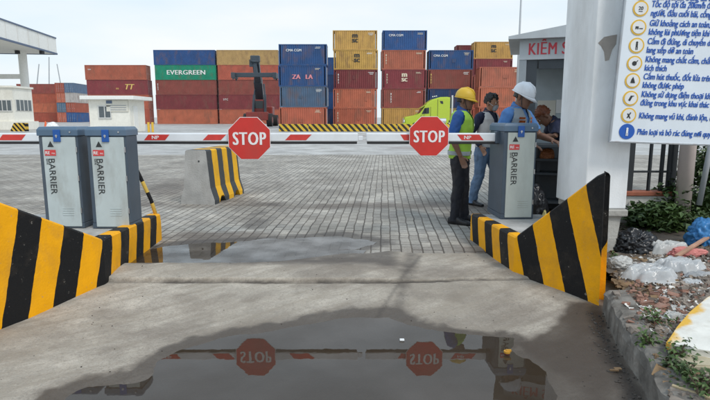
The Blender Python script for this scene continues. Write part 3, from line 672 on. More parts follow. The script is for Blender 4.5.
# ------------------------------------------------------------------ guard booth
m_bgrey = mat('booth_grey_paint', (.30, .34, .37), .5, var=.08, dirt=(.2, .2, .2), dirt_amt=.3)
m_bdark = mat('booth_dark_frame', (.035, .045, .055), .45, var=.1)
m_fascia = mat('booth_fascia', (.48, .52, .55), .5, var=.05, dirt=(.3, .3, .3), dirt_amt=.3)
m_redtx = mat('sign_red_letters', (.55, .04, .06), .45, var=.03)
m_inner = mat('booth_inner_wall', (.44, .51, .55), .7, var=.08)
m_paper = mat('notice_paper', (.68, .66, .58), .8, var=.06)
GY = 6.95; gx0 = D(516, 130, GY).x; gx1 = gx0 + 1.32; gz1 = D(540, 40, GY).z; gz0 = .02; gd = 1.5
t = thing('guard_booth', 'small grey guard booth with red lettering on its fascia, left of the white pillar', 'booth', (gx0, GY, gz0), R(-17))
def BP(x, y, z): return Vector((gx0, GY, 0)) + Matrix.Rotation(R(-17), 3, 'Z') @ Vector((x, y, z))
H = gz1 - gz0; fz = D(540, 60, GY).z - gz0; cz = D(540, 143, GY).z - gz0; pwid = D(523, 130, GY).x - gx0
for c_, s_ in (((pwid / 2, .04, fz / 2), (pwid, .08, fz)), ((gx1 - gx0 - .05, .04, fz / 2), (.1, .08, fz)), ((.03, gd - .03, fz / 2), (.06, .06, fz)), ((gx1 - gx0 - .03, gd - .03, fz / 2), (.06, .06, fz))):
    bm = bmesh.new(); box(bm, c_, s_, bev=.004); link('corner_post', bm, m_bgrey, t)
bm = bmesh.new(); box(bm, ((gx1 - gx0) / 2, .03, fz + (H - fz) / 2), (gx1 - gx0 + .004, .07, H - fz)); fas = link('fascia', bm, m_fascia, t)
bm = bmesh.new(); q = D(526, 53.5, GY); add_text(bm, 'KIỂM SOÁT', .205, T(q.x - gx0 + .02, -.0062, q.z - gz0 - .02) @ FRONT, bold=.02, sx=.70, spacing=1.08); kw_ = dict(sx=.70, spacing=1.08); wa = max(v.co.x for v in text_mesh('KI', .205, **kw_).vertices); wb_ = max(v.co.x for v in text_mesh('KIE', .205, **kw_).vertices)
hk = Vector((q.x - gx0 + .02 + wb_ - .004, -.0075, q.z - gz0 - .02 + .188)); tube(bm, [hk + Vector((-.012, 0, .034)), hk + Vector((.010, 0, .042)), hk + Vector((.022, 0, .026)), hk + Vector((.008, 0, .010)), hk + Vector((.004, 0, -.006))], .0075, 6)
link('lettering', bm, m_redtx, fas)
bm = bmesh.new()
prism(bm, [(-.14, -.12, H), (gx1 - gx0 + .2, -.12, H), (gx1 - gx0 + .2, -.12, H + .30), (-.14, -.12, H + .035)], (0, gd + .3, 0)); link('roof', bm, m_fascia, t)
bm = bmesh.new(); fw = .13
for a, b in ((pwid, pwid + fw), (gx1 - gx0 - .1 - fw, gx1 - gx0 - .1)): box(bm, ((a + b) / 2, .045, (cz + fz) / 2), (b - a - .004, .06, fz - cz - .004))
box(bm, ((gx1 - gx0) / 2, .045, fz - .06), (gx1 - gx0 - .2 - 2 * fw - pwid * .2, .06, .11)); link('window_frame', bm, m_bdark, t)
bm = bmesh.new(); box(bm, ((gx1 - gx0) / 2, -.06, cz - .02), (gx1 - gx0 - .1, .42, .04), bev=.006); link('counter', bm, m_bdark, t)
bm = bmesh.new(); box(bm, (.30, .13, cz / 2 + .25), (.04, .02, cz - .5))
for z in (.25, .62, .80): box(bm, ((gx1 - gx0) / 2 + .02, .12, z), (gx1 - gx0 - .25, .30, .025))
link('shelf', bm, m_bdark, t)
bm = bmesh.new(); box(bm, ((gx1 - gx0) / 2, .30, cz / 2 - .03), (gx1 - gx0 - .14, .02, cz - .08)); link('lower_panel', bm, m_bdark, t)
bm = bmesh.new(); zw = D(545, 62, GY + gd).z - gz0; box(bm, ((gx1 - gx0) / 2, gd - .03, fz / 2 + .05), (gx1 - gx0 - .13, .04, fz + .05)); link('back_wall', bm, m_inner, t)
bm = bmesh.new(); box(bm, ((gx1 - gx0) / 2, gd / 2, fz + .02), (gx1 - gx0 - .1, gd - .16, .03)); link('ceiling', bm, m_bdark, t)
bm = bmesh.new(); box(bm, (gx1 - gx0 - .02, gd / 2, cz / 2), (.04, gd - .16, cz)); link('side_wall', bm, m_bgrey, t)
bm = bmesh.new(); box(bm, (gx1 - gx0 - .02, gd / 2, fz - .06), (.05, gd - .16, .12)); box(bm, (gx1 - gx0 - .02, gd / 2, (fz + cz) / 2), (.05, .06, fz - cz)); link('window_frame', bm, m_bdark, t)
bm = bmesh.new(); box(bm, (.02, gd / 2, cz / 2), (.04, gd - .16, cz)); link('side_wall', bm, m_bgrey, t)
bm = bmesh.new(); box(bm, ((gx1 - gx0) / 2, gd / 2, .02), (gx1 - gx0 - .16, gd - .2, .04)); link('floor', bm, m_bdark, t)
m_glass = mat('booth_glass', (.9, .95, .96), .03, trans=1, var=0, alpha=.25)
for (x, z, w, h, cm) in ((.42, 1.42, .26, .34, m_paper), (.62, 1.50, .13, .20, m_white), (.20, 1.40, .10, .40, m_lblue), (.80, 1.4, .16, .3, m_paper)):
    bm = bmesh.new(); box(bm, (x, gd - .056, z), (w, .008, h)); link('notice_sheet', bm, cm, t)
# things under the counter
m_bag = mat('black_bag_plastic', (.014, .015, .018), .28, var=.2, bump=.6, bscale=18)
def crumple(name, label, cat, c, s, m, seed, amp=.25, sub=5, sc=2.2, group=None, flat=True):
    bm = bmesh.new(); vs = ball(bm, (0, 0, 0), 1, max(sub, 5)); so_ = Vector((seed * 1.7, seed * .9, 0))
    for v in vs:
        d = v.co.normalized(); w = d * sc + so_; w = w + Vector((noise.noise(w * 1.3), noise.noise(w * 1.3 + so_), noise.noise(w * 1.3 - so_))) * .8
        big = noise.noise(d * 1.1 + so_); fold = 1 - abs(noise.noise(w)) * 2; fold2 = 1 - abs(noise.noise(w * 2.3 + so_)) * 2
        k = 1 + amp * (.55 * big + .42 * fold + .20 * fold2 - .3)
        q = d * k
        if flat and q.z < -.45: q.z = -.45 + .1 * (q.z + .45)
        v.co = Vector((q.x * s[0], q.y * s[1], (q.z + .48) * s[2]))
    return tag(link(name, bm, m, smooth=True, loc=c), label, cat, group)
crumple('garbage_bag', 'black garbage bag standing on the ground under the booth counter', 'bag', BP(.24, -.26, .02), (.19, .15, .34), m_bag, 3, .3)
m_tape = mat('pale_yellow_cloth', (.62, .56, .25), .8, var=.15)
crumple('glove', 'pale yellow cloth glove poking out beside the black garbage bag', 'glove', BP(.38, -.44, .02), (.035, .03, .13), m_tape, 9, .4, 3)
m_obj_or = mat('orange_plastic', (.30, .10, .03), .5, var=.2)
crumple('orange_bag', 'small crumpled orange bag on the shelf just below the booth counter', 'bag', BP(.40, .08, .815), (.085, .06, .10), m_obj_or, 12, .4, 3)
# lamp post far behind the booth
m_pole = mat('galvanised_pole', (.38, .40, .42), .5, var=.05)
def pole(name, label, cat, px, ytop, Y, r, base=0):
    b = D(px, 100, Y); h = D(px, ytop, Y).z; bm = bmesh.new(); tube(bm, [(0, 0, 0), (0, 0, h * .5), (0, 0, h)], [r, r * .85, r * .7], 10)
    return tag(link(name, bm, m_pole, smooth=True, loc=(b.x, Y, base)), label, cat)
pole('light_pole', 'tall thin grey light pole rising behind the booth roof', 'pole', 516.5, -30, 40, .085)

# ------------------------------------------------------------------ containers
m_cont = mat('container_paint', rough=.55, objcol=True, var=.14, nscale=.9, dirt=(.17, .09, .06), dirt_amt=.62, dirt_scale=1.1)
m_contd = mat('container_frame_paint', rough=.55, objcol=True, var=.12, nscale=1.5, dirt=(.15, .10, .08), dirt_amt=.55, dirt_scale=1.2)
m_castm = mat('corner_casting', (.10, .085, .08), .6, var=.2)
m_ltw = mat('container_white_letters', (.78, .78, .76), .5, var=.05, dirt=(.4, .3, .25), dirt_amt=.3)
m_ltk = mat('container_black_letters', (.03, .03, .03), .5, var=.05)
m_lty = mat('container_gold_letters', (.72, .50, .15), .5, var=.05)
m_ltp = mat('container_pink_letters', (.70, .25, .28), .5, var=.05)
m_ltc = mat('container_cream_letters', (.72, .64, .48), .5, var=.05)
def container_proto(L_, H_):
    W_ = 2.438; t = bpy.data.objects.new('shipping_container', None); COL.objects.link(t)
    # corrugated shell
    bm = bmesh.new(); pitch = .276; n = int((L_ - .3) / pitch); x0 = -n * pitch / 2; dep = .045
    zb, zt = .16, H_ - .10
    for sgn in (-1, 1):
        line = []
        for i in range(n):
            x = x0 + i * pitch
            line += [(x, 0), (x + .07, 0), (x + .138, dep), (x + .208, dep)]
        line.append((x0 + n * pitch, 0)); pv = None
        for (x, dd) in line:
            y = sgn * (W_ / 2 - .012 - dd); a = bm.verts.new((x, y, zb)); b = bm.verts.new((x, y, zt))
            if pv: bm.faces.new((pv[0], a, b, pv[1]))
            pv = (a, b)
    box(bm, (0, 0, H_ - .07), (L_ - .2, W_ - .14, .05)); box(bm, (0, 0, .13), (L_ - .2, W_ - .14, .05))
    # closed front end, corrugated
    for k in range(8):
        y = -W_ / 2 + .12 + (k + .5) * (W_ - .24) / 8; box(bm, (-L_ / 2 + .07 + (.03 if k % 2 else 0), y, H_ / 2), (.03, (W_ - .24) / 8, H_ - .3))
    link('shell', bm, m_cont, t)
    bm = bmesh.new()
    for sx in (-1, 1):
        for sy in (-1, 1): box(bm, (sx * (L_ / 2 - .07), sy * (W_ / 2 - .06), H_ / 2), (.14, .12, H_ - .2))
        for z in (.09, H_ - .06): box(bm, (sx * (L_ / 2 - .06), 0, z), (.1, W_ - .26, .12))
    for sy in (-1, 1):
        for z, h in ((.085, .15), (H_ - .05, .10)): box(bm, (0, sy * (W_ / 2 - .04), z), (L_ - .3, .07, h))
    nf = len(bm.faces)
    for sx in (-1, 1):
        for sy in (-1, 1):
            for z in (.06, H_ - .06): box(bm, (sx * (L_ / 2 - .089), sy * (W_ / 2 - .08), z), (.182, .166, .122))
    bm.faces.ensure_lookup_table()
    for f in bm.faces[nf:]: f.material_index = 1
    fo = link('frame', bm, m_contd, t); fo.data.materials.append(m_castm)
    for sy in (-1, 1):
        bm = bmesh.new(); box(bm, (L_ / 2 - .055, sy * (W_ / 4 - .04), H_ / 2), (.04, W_ / 2 - .13, H_ - .32)); d = link('door', bm, m_contd, t)
        bm = bmesh.new()
        for k in (.25, .72):
            yy = sy * (W_ / 2 - .12) * k; tube(bm, [(L_ / 2 - .015, yy, .18), (L_ / 2 - .015, yy, H_ - .16)], .022, 6); box(bm, (L_ / 2 - .012, yy + .09, H_ * .42), (.02, .2, .05))
        link('lock_bar', bm, m_steel, d)
    return t
protos = {'20': container_proto(6.058, 2.591), '40': container_proto(12.192, 2.896), '40s': container_proto(12.192, 2.591)}
DIM = {'20': (6.058, 2.591), '40': (12.192, 2.896), '40s': (12.192, 2.591)}
used = set()
PAL = {'orange': (.42, .115, .062), 'rust': (.37, .085, .05), 'maroon': (.20, .035, .040), 'brown': (.25, .06, .045), 'blue': (.018, .075, .22), 'navy': (.016, .045, .13), 'bluegrey': (.075, .13, .21),
       'green': (.005, .20, .12), 'yellow': (.50, .29, .075), 'ochre': (.47, .30, .12), 'pale': (.45, .42, .38), 'coral': (.42, .125, .075)}
CN = {'orange': 'orange', 'rust': 'rust red', 'maroon': 'maroon', 'brown': 'brown red', 'blue': 'blue', 'navy': 'dark blue', 'bluegrey': 'faded blue', 'green': 'green', 'yellow': 'yellow', 'ochre': 'ochre', 'pale': 'pale grey', 'coral': 'light orange'}
ORD = ['bottom', 'second from bottom', 'third from bottom', 'fourth from bottom', 'fifth from bottom']
CGROUP = 'shipping containers stacked in the yard'
def container(kind, colr, loc, label, rz=0, marks=()):
    t = copy_tree(protos[kind])
    k = rnd.uniform(.88, 1.14); c = (*[min(1, v * k * rnd.uniform(.96, 1.04)) for v in PAL[colr]], 1)
    t.location = loc; t.rotation_euler = (0, 0, rz); t.color = c
    for o in t.children_recursive: o.color = c
    tag(t, label, 'container', CGROUP)
    L_, H_ = DIM[kind]
    for (s, size, mm, u, v, kw) in marks:
        bm = bmesh.new()
        for ls, dz in (s if isinstance(s, list) else [(s, 0)]):
            add_text(bm, ls, size, T(u * L_ / 2, -2.438 / 2 - .004, v * H_ + dz) @ FRONT, extrude=.004, **kw)
        link('lettering', bm, mm, t)
    if kind == '20':
        mm = rnd.choice((m_ltw, m_ltc)); bm = bmesh.new(); u = rnd.choice((.62, .70))
        for k in range(rnd.choice((2, 3))): box(bm, (u * L_ / 2 + rnd.uniform(-.05, .05), -2.438 / 2 - .006, H_ * .86 - .13 * k), (rnd.uniform(.4, .8), .006, .045))
        ml = link('stencil_mark', bm, mm, t); ml['kind'] = 'stuff'
        bm = bmesh.new(); box(bm, (rnd.uniform(-.2, .5) * L_ / 2, -2.438 / 2 - .005, H_ * rnd.uniform(.3, .6)), (rnd.uniform(.4, .9), .006, rnd.uniform(.3, .7)))
        if rnd.random() < .5: link('repair_patch', bm, m_contd, t).color = (c[0] * .8, c[1] * .8, c[2] * .8, 1)
        else: bm.free()
    # number block at the right end of the side
    return t
CODE = {}
def small_code(u, m=None): return ('||||', .34, m or m_ltw, u, .45, dict(sx=.5))
def stack(kind, cx_px, Y, colrs, where, rz=0, jit=.12, marks=None, z0=0.0, top='top'):
    L_, H_ = DIM[kind]; x = D(cx_px, 117, Y).x
    for i, c in enumerate(colrs):
        pos = 'top' if i == len(colrs) - 1 else ORD[i]
        container(kind, c, (x + rnd.uniform(-jit, jit), Y + 1.22 + rnd.uniform(-.06, .06), z0 + i * (H_ + .012)), f'{CN[c]} container, {pos} of {where}', rz, (marks or {}).get(i, ()))
bold = dict(bold=.02)
MSC = lambda m, u, v=.52: ([('m', .62), ('sc', 0)], 1.0, m, u, v - .13, dict(bold=.05, sx=1.0, align='CENTER'))
side = lambda m, u: ([('8', .5), ('5', .15), ('0', -.2), ('2', -.55)], .36, m, u, .5, dict(bold=.02))
stack('40', 187.5, 109, ['orange', 'maroon', 'brown', 'green', 'blue'], 'the stack holding the green container',
      marks={3: [('EVERGREEN', 1.25, m_ltw, .02, .36, dict(bold=.03, sx=1.13, align='CENTER', spacing=1.05))], 2: [side(m_ltw, -.94)]})
stack('40', 249.5, 109, ['orange', 'maroon', 'brown', 'rust', 'ochre'], 'the stack behind the reach stacker', marks={1: [('SITC', .5, m_ltw, -.86, .62, {})]})
stack('40', 119, 109, ['rust', 'orange', 'maroon', 'orange'], 'the stack behind the white hut', marks={2: [('ıııı', .7, m_lty, -.05, .36, {}), ('TT', 1.5, m_lty, .22, .36, dict(shear=.3, bold=.03))], 3: [('tex', .5, m_ltw, -.9, .66, {})]})
stack('20', 303.8, 69, ['orange', 'bluegrey', 'blue', 'blue'], 'the stack left of the two yellow tops', jit=.15,
      marks={2: [('ZA   LA', .78, m_ltp, .0, .36, dict(bold=.05, align='CENTER'))], 3: [('CMA CGM', .42, m_ltw, -.7, .66, dict(bold=.02))]})
stack('20', 355.5, 75, ['orange', 'orange', 'maroon', 'yellow', 'yellow'], 'the tall stack with two yellow ones above', jit=.12,
      marks={4: [MSC(m_ltk, .0)], 3: [MSC(m_ltk, .05)], 2: [side(m_ltw, -.82)], 1: [side(m_ltc, -.82)], 0: [side(m_ltc, -.82)]})
stack('20', 403.2, 75, ['yellow', 'brown', 'maroon', 'coral', 'blue'], 'the tall stack above the lime truck bonnet', jit=.12,
      marks={4: [('CMA CGM', .42, m_ltw, -.72, .70, dict(bold=.02))], 3: [side(m_ltc, -.82)], 2: [MSC(m_ltc, .0), side(m_ltc, -.82)], 1: [side(m_ltw, -.6)]})
stack('20', 449.5, 75, ['ochre', 'navy', 'brown', 'blue'], 'the stack behind the yellow helmet', jit=.12, marks={3: [('CMA CGM', .42, m_ltw, -.8, .66, dict(bold=.02))], 2: [side(m_lty, -.9)]})
stack('20', 490.5, 86, ['rust', 'rust', 'brown', 'maroon', 'yellow'], 'the rear stack beside the booth roof', jit=.2, marks={4: [MSC(m_ltk, .0)]})
stack('20', 502, 71, ['orange', 'orange', 'coral'], 'the low stack between the helmets', jit=.15)
stack('20', 474, 90, ['maroon', 'brown', 'maroon', 'rust', 'maroon'], 'the maroon stack two rows behind the booth', jit=.2)
stack('20', 338, 84, ['navy', 'blue', 'navy', 'blue'], 'the blue stack left of the yellow ones')
stack('40s', 42, 150, ['rust', 'orange', 'rust', 'brown'], 'the far stack right of the toll canopy column', jit=.3)
for j, px in enumerate((69.5, 78.5)):
    stack('40s', px, 150, [['orange', 'bluegrey', 'orange', 'rust'], ['blue', 'rust', 'pale', 'bluegrey']][j], ['the left far stack showing doors', 'the right far stack showing doors'][j], rz=R(-84), jit=.1)
stack('40s', 8, 165, ['navy', 'blue', 'navy', 'blue'], 'the far stack above the toll booth', jit=.2)
for t in protos.values():
    for o in list(t.children_recursive) + [t]: bpy.data.objects.remove(o)

# ------------------------------------------------------------------ striped wall in front of the stacks
m_haz_w = striped('hazard_paint_far_wall', .30, .95, rough=.7, ca=(.62, .40, .04), cb_=(.03, .03, .03))
wx0, wx1 = D(279, 117, 52).x, D(457, 117, 52).x; nW = 6
for i in range(nW):
    a = wx0 + (wx1 - wx0) * i / nW; ln = (wx1 - wx0) / nW - .02
    jersey(f'{["leftmost", "second", "third", "fourth", "fifth", "rightmost"][i]} striped block in the low yellow and black wall before the containers' if i in (0, 5) else f'{["", "second", "third", "fourth", "fifth"][i]} block from the left in the low striped wall before the containers',
           (a, 52, 0), None, .6, .70, ln, R(-90), m_haz_w, 'striped wall blocks before the stacks', pocket=False)

# ------------------------------------------------------------------ reach stacker
m_rs = mat('stacker_slate', (.045, .062, .08), .5, var=.1, dirt=(.1, .08, .07), dirt_amt=.4, dirt_scale=1)
m_rsr = mat('stacker_red', (.24, .035, .028), .5, var=.15, dirt=(.08, .06, .05), dirt_amt=.5, dirt_scale=1)
m_tyre = mat('tyre_rubber', (.022, .022, .023), .8, var=.15)
m_dglass = mat('dark_glass', (.02, .03, .035), .08, var=0)
ry = 80; rx = D(259, 117, ry).x; pm = ry / 540
t = thing('reach_stacker', 'dark reach stacker with raised boom and spreader before the brown containers', 'reach stacker', (rx, ry, 0))
def rz_(py): return (117 - py) * pm + CAMH
bm = bmesh.new(); box(bm, (0, 2.5, 1.45), (2.6, 7.5, 1.0), bev=.1); box(bm, (0, 5.2, 2.3), (2.8, 2.4, 1.4), bev=.15); box(bm, (0, -1.4, 1.5), (3.2, .6, 1.2), bev=.08); link('chassis', bm, m_rsr, t)
for sx in (-1, 1):
    for (y, r) in ((-.6, .95), (5, .85)):
        bm = bmesh.new(); disc(bm, (sx * 1.7, y, r), r, .75, 28, 'X'); w = link('wheel', bm, m_tyre, t, smooth=False)
        bm = bmesh.new(); disc(bm, (sx * 2.09, y, r), r * .5, .04, 20, 'X'); link('rim', bm, m_rsr, w)
bm = bmesh.new(); box(bm, (-.1, 1.6, 3.0), (1.5, 1.7, 1.9), bev=.1); c = link('cab', bm, m_rsr, t)
bm = bmesh.new(); box(bm, (-.1, .74, 3.2), (1.25, .03, 1.1)); link('windscreen', bm, m_dglass, c)
bm = bmesh.new(); box(bm, (-.1, 2.46, 3.2), (1.25, .03, 1.1)); link('rear_window', bm, m_dglass, c)
bm = bmesh.new(); b0 = Vector((-.55, 5.0, 3.0)); b1_ = Vector((.15, -2.2, rz_(63)))
dv = (b1_ - b0); q = dv.to_track_quat('Z', 'X').to_matrix(); box(bm, b0 + dv * .30, (1.35, 1.2, dv.length * .6), q, bev=.06); box(bm, b0 + dv * .72, (1.15, .95, dv.length * .62), q, bev=.05); link('boom', bm, m_rs, t)
for sx in (-1, 1):
    bm = bmesh.new(); tube(bm, [(sx * .9, .2, 1.8), (sx * .8, 1.0, rz_(95))], .2, 12); tube(bm, [(sx * .8, 1.0, rz_(95)), (sx * .6, 1.6, rz_(84))], .12, 12); link('hydraulic_cylinder', bm, m_rs, t)
bm = bmesh.new(); zs = rz_(77); box(bm, (.1, -2.3, rz_(62)), (1.3, .8, .9), bev=.1); box(bm, (-.45, -2.3, rz_(66)), (.6, .3, 1.0), bev=.05); box(bm, (.1, -2.3, rz_(70)), (.5, .5, 1.6)); link('boom_head', bm, m_rs, t)
bm = bmesh.new(); box(bm, (-.0, -2.3, zs), (5.6, .7, .6), bev=.05)
for sx in (-1, 1): box(bm, (sx * 2.9, -2.3, zs - .1), (.55, 2.3, .75), bev=.04); box(bm, (sx * 2.9, -3.3, zs - .45), (.22, .22, .5)); box(bm, (sx * 2.9, -1.3, zs - .45), (.22, .22, .5))
link('spreader', bm, m_rs, t)

# ------------------------------------------------------------------ lime truck
m_lime = mat('lime_truck_paint', (.43, .55, .03), .35, var=.04, coat=.5)
m_chr = mat('chrome', (.7, .7, .72), .15, metal=1, var=.02)
ty = 60; pm = ty / 540; tx = D(404.5, 117, ty).x
t = thing('semi_truck', 'bright lime green sleeper cab truck facing left, partly behind the right stop sign', 'truck', (tx, ty, 0))
def tp(x, y): return ((x - 404.5) * pm, CAMH + (117 - y) * pm)
hood = [tp(404.8, 128), tp(404.6, 118.5), tp(405.5, 116.8), tp(416, 115), tp(420.5, 114), tp(424, 107.5), tp(427, 103), tp(432, 99.5), tp(440, 97.2), tp(447, 97), tp(450, 97.5), tp(450, 126), tp(446, 128)]
bm = bmesh.new(); prism(bm, [(x, 0, z) for x, z in hood], (0, 2.35, 0)); bmesh.ops.bevel(bm, geom=[e for e in bm.edges if abs(e.verts[0].co.y - e.verts[1].co.y) < .01], offset=.13, segments=3, affect='EDGES'); cabt = link('cab_body', bm, m_lime, t)
bm = bmesh.new(); prism(bm, [(x, -.012, z) for x, z in (tp(421.5, 114), tp(424.5, 108), tp(429, 107.6), tp(429, 113.4))], (0, -.01, 0)); link('side_window', bm, m_dglass, cabt)
bm = bmesh.new(); prism(bm, [(x, -.012, z) for x, z in (tp(439.5, 101), tp(442.5, 101.2), tp(443, 104), tp(440.5, 103.6))], (0, -.01, 0)); link('sleeper_window', bm, m_dglass, cabt)
bm = bmesh.new()
for (x0, y0, x1, y1) in ((430.5, 107, 430.5, 125), (421, 115, 421, 125), (421, 125, 430.5, 125), (437.5, 99.5, 437.5, 126)):
    a, b = tp(x0, y0), tp(x1, y1); tube(bm, [(a[0], -.004, a[1]), (b[0], -.004, b[1])], .022, 6)
link('door_seam', bm, m_rub, cabt)
bm = bmesh.new(); a, b = tp(423.2, 108.2), tp(426.3, 105); prism(bm, [(a[0] - .25, .15, a[1]), (a[0] - .25, 2.2, a[1]), (b[0], 2.2, b[1]), (b[0], .15, b[1])], (0, 0, .05)); link('sun_visor', bm, m_lime, cabt)
bm = bmesh.new(); tube(bm, [(3.3, .05, .95), (4.6, .05, .95)], .32, 18); link('fuel_tank', bm, m_chr, t)
bm = bmesh.new(); a = tp(451, 95.5); tube(bm, [(a[0] + .15, .25, .8), (a[0] + .15, .25, a[1])], .09, 12); link('exhaust_stack', bm, m_chr, t)
bm = bmesh.new(); a, b = tp(420, 113.6), tp(423.4, 107.6); prism(bm, [(a[0] - .03, .2, a[1] + .03), (a[0] - .03, 2.15, a[1] + .03), (b[0] - .03, 2.15, b[1] + .03), (b[0] - .03, .2, b[1] + .03)], (-.02, 0, .01)); link('windscreen', bm, m_dglass, cabt)
bm = bmesh.new(); a = tp(404, 122); box(bm, (a[0] - .02, 1.17, a[1]), (.06, 1.3, .9), bev=.02); link('grille', bm, m_chr, t)
for yy in (.22, 2.13):
    bm = bmesh.new(); box(bm, (-.02, yy, tp(0, 121)[1]), (.10, .35, .3), bev=.04); link('headlight', bm, m_white, t)
bm = bmesh.new(); box(bm, (.0, 1.17, .5), (.35, 2.4, .38), bev=.06); link('bumper', bm, m_lime, t)
for x in (1.15, 5.0, 6.3):
    for yy in (.18, 2.17):
        bm = bmesh.new(); disc(bm, (x, yy, .5), .5, .32, 26); w = link('wheel', bm, m_tyre, t)
        bm = bmesh.new(); disc(bm, (x, yy + (-.17 if yy < 1 else .17), .5), .27, .02, 18); link('rim', bm, m_chr, w)
bm = bmesh.new(); box(bm, (4.4, 1.17, .85), (5.2, .9, .3)); link('chassis', bm, m_rub, t)
for yy in (-.2, 2.55):
    bm = bmesh.new(); a = tp(425.5, 110.5); box(bm, (a[0], yy, a[1]), (.12, .28, .55), bev=.03); box(bm, (a[0], yy * .6 + .45, a[1] + .2), (.04, .5 if yy < 0 else .7, .04)); link('mirror', bm, m_rub, t)
bm = bmesh.new(); 
for k in range(3): a = tp(433 + k * 2.5, 97.8 - k * .5); box(bm, (a[0], .5 + k * .5, a[1] + .12), (.12, .16, .1))
link('roof_lamp', bm, m_white, t)

# ------------------------------------------------------------------ toll canopy, booth and hut at the left
m_cream = mat('cream_render', (.83, .81, .73), .7, var=.05, dirt=(.4, .37, .3), dirt_amt=.3, dirt_scale=.6)
m_cream2 = mat('canopy_cladding', (.84, .84, .80), .5, var=.05, dirt=(.5, .48, .42), dirt_amt=.3, dirt_scale=.5)
m_soff = mat('canopy_soffit', (.78, .76, .70), .7, var=.06)
m_trim = mat('canopy_blue_trim', (.10, .14, .22), .5, var=.05)
m_wind = mat('window_glass', (.10, .12, .13), .1, var=.1)
m_wfr = mat('window_frame_aluminium', (.62, .62, .60), .4, var=.05)
cf = D(56, 42, 70); zt_, zb_ = D(56, 38, 70).z, D(56, 54, 70).z; nx_ = D(0, 18, 56.5); 
t = thing('toll_canopy', 'big white canopy roof with dark blue trim on a thick round column', 'canopy', (cf.x, cf.y, 0))
dirv = (Vector((nx_.x, 56.5, 0)) - Vector((cf.x, 70, 0))); perp = Vector((dirv.y, -dirv.x, 0)).normalized()
if perp.x > 0: perp = -perp
Lc = dirv * 1.5; wv_ = perp * 16
o4 = [Vector((0, 0, zb_)), Lc + Vector((0, 0, zb_)), Lc + wv_ + Vector((0, 0, zb_)), wv_ + Vector((0, 0, zb_))]
bm = bmesh.new(); prism(bm, o4, (0, 0, zt_ - zb_)); link('roof', bm, m_cream2, t)
bm = bmesh.new()
def edge_trim(bm, a, b, z, h): 
    d = (b - a); n_ = Vector((d.y, -d.x, 0)).normalized() * .08; prism(bm, [a + n_ + Vector((0, 0, z)), b + n_ + Vector((0, 0, z)), b - n_ + Vector((0, 0, z)), a - n_ + Vector((0, 0, z))], (0, 0, h))
for z, h in ((zb_ - .1, .2), (zt_ - .1, .16)):
    edge_trim(bm, Vector((0, 0, 0)), Lc, z, h); edge_trim(bm, Vector((0, 0, 0)), wv_, z, h)
link('edge_trim', bm, m_trim, t)
bm = bmesh.new(); prism(bm, [o4[0] + (Lc + wv_) * .01 - Vector((0, 0, .03)), o4[1] + (wv_ - Lc) * .01 - Vector((0, 0, .03)), o4[2] - (Lc + wv_) * .01 - Vector((0, 0, .03)), o4[3] + (Lc - wv_) * .01 - Vector((0, 0, .03))], (0, 0, .02)); link('soffit', bm, m_soff, t)
nj = 4; bm = bmesh.new()
for k in range(1, nj * 2):
    bm = bmesh.new(); a = Lc * (k / (nj * 2)); n_ = -perp * .02; box(bm, a + n_ * 1 + Vector((0, 0, (zb_ + zt_) / 2)), (.05, .05, zt_ - zb_ - .3)); link('cladding_joint', bm, m_wfr, t)
c1_ = D(26.5, 100, 68); bm = bmesh.new(); tube(bm, [(c1_.x - cf.x, c1_.y - cf.y, 0), (c1_.x - cf.x, c1_.y - cf.y, zb_)], .48, 20); box(bm, (c1_.x - cf.x - 3.2, c1_.y - cf.y, D(0, 76.5, 68).z), (7, .5, .55)); link('column', bm, m_cream2, t, smooth=False)
bm = bmesh.new()
for px_, py_ in ((17, 48), (42, 53.5)):
    a = D(px_, py_, 66); disc(bm, (a.x - cf.x, a.y - cf.y, zb_ - .25), .28, .35, 14, 'Z')
link('lamp', bm, m_rub, t)
by_ = 58; b0 = D(-40, 85, by_); b1_ = D(15.5, 127, by_); zt2 = D(20, 87.5, by_).z; bdp = 3.5
t = thing('toll_booth', 'cream toll booth with dark windows standing under the canopy at left', 'booth', ((b0.x + b1_.x) / 2, by_, 0))
hw = (b1_.x - b0.x) / 2; bm = bmesh.new(); box(bm, (0, bdp / 2, zt2 / 2), (2 * hw, bdp, zt2)); box(bm, (.1, bdp / 2, .45), (2 * hw + .5, bdp + .5, .9)); wb = link('wall', bm, m_cream, t)
bm = bmesh.new(); box(bm, (hw + .03, bdp / 2, D(0, 105, by_).z), (.06, bdp - .7, 1.15)); f = link('window', bm, m_wind, t); bm = bmesh.new()
for k in range(5): box(bm, (hw + .05, .35 + (bdp - .7) * k / 4, D(0, 105, by_).z), (.08, .12, 1.2))
link('frame', bm, m_wfr, f)
def win(t, px0, py0, px1, py1, Y, parent, nb=3):
    a = D(px0, py0, Y); b = D(px1, py1, Y); o = Vector(t.location); cx_, cz_ = (a.x + b.x) / 2 - o.x, (a.z + b.z) / 2 - o.z; w, h = b.x - a.x, a.z - b.z; yy = Y - o.y
    bm = bmesh.new(); box(bm, (cx_, yy - .03, cz_), (w, .06, h)); f = link('window', bm, m_wind, t)
    bm = bmesh.new()
    for z in (-1, 1): box(bm, (cx_, yy - .05, cz_ + z * h / 2), (w + .1, .08, .09))
    for k in range(nb + 1): box(bm, (cx_ - w / 2 + w * k / nb, yy - .055, cz_), (.08, .08, h))
    link('frame', bm, m_wfr, f)
win(t, -12, 100, 12.5, 111, by_, t, 5)
bm = bmesh.new(); box(bm, (0, bdp / 2, zt2 + .1), (2 * hw + .3, bdp + .3, .2)); link('roof', bm, m_cream, t)
hy_ = 50; a = D(88, 97, hy_); b = D(131, 130, hy_)
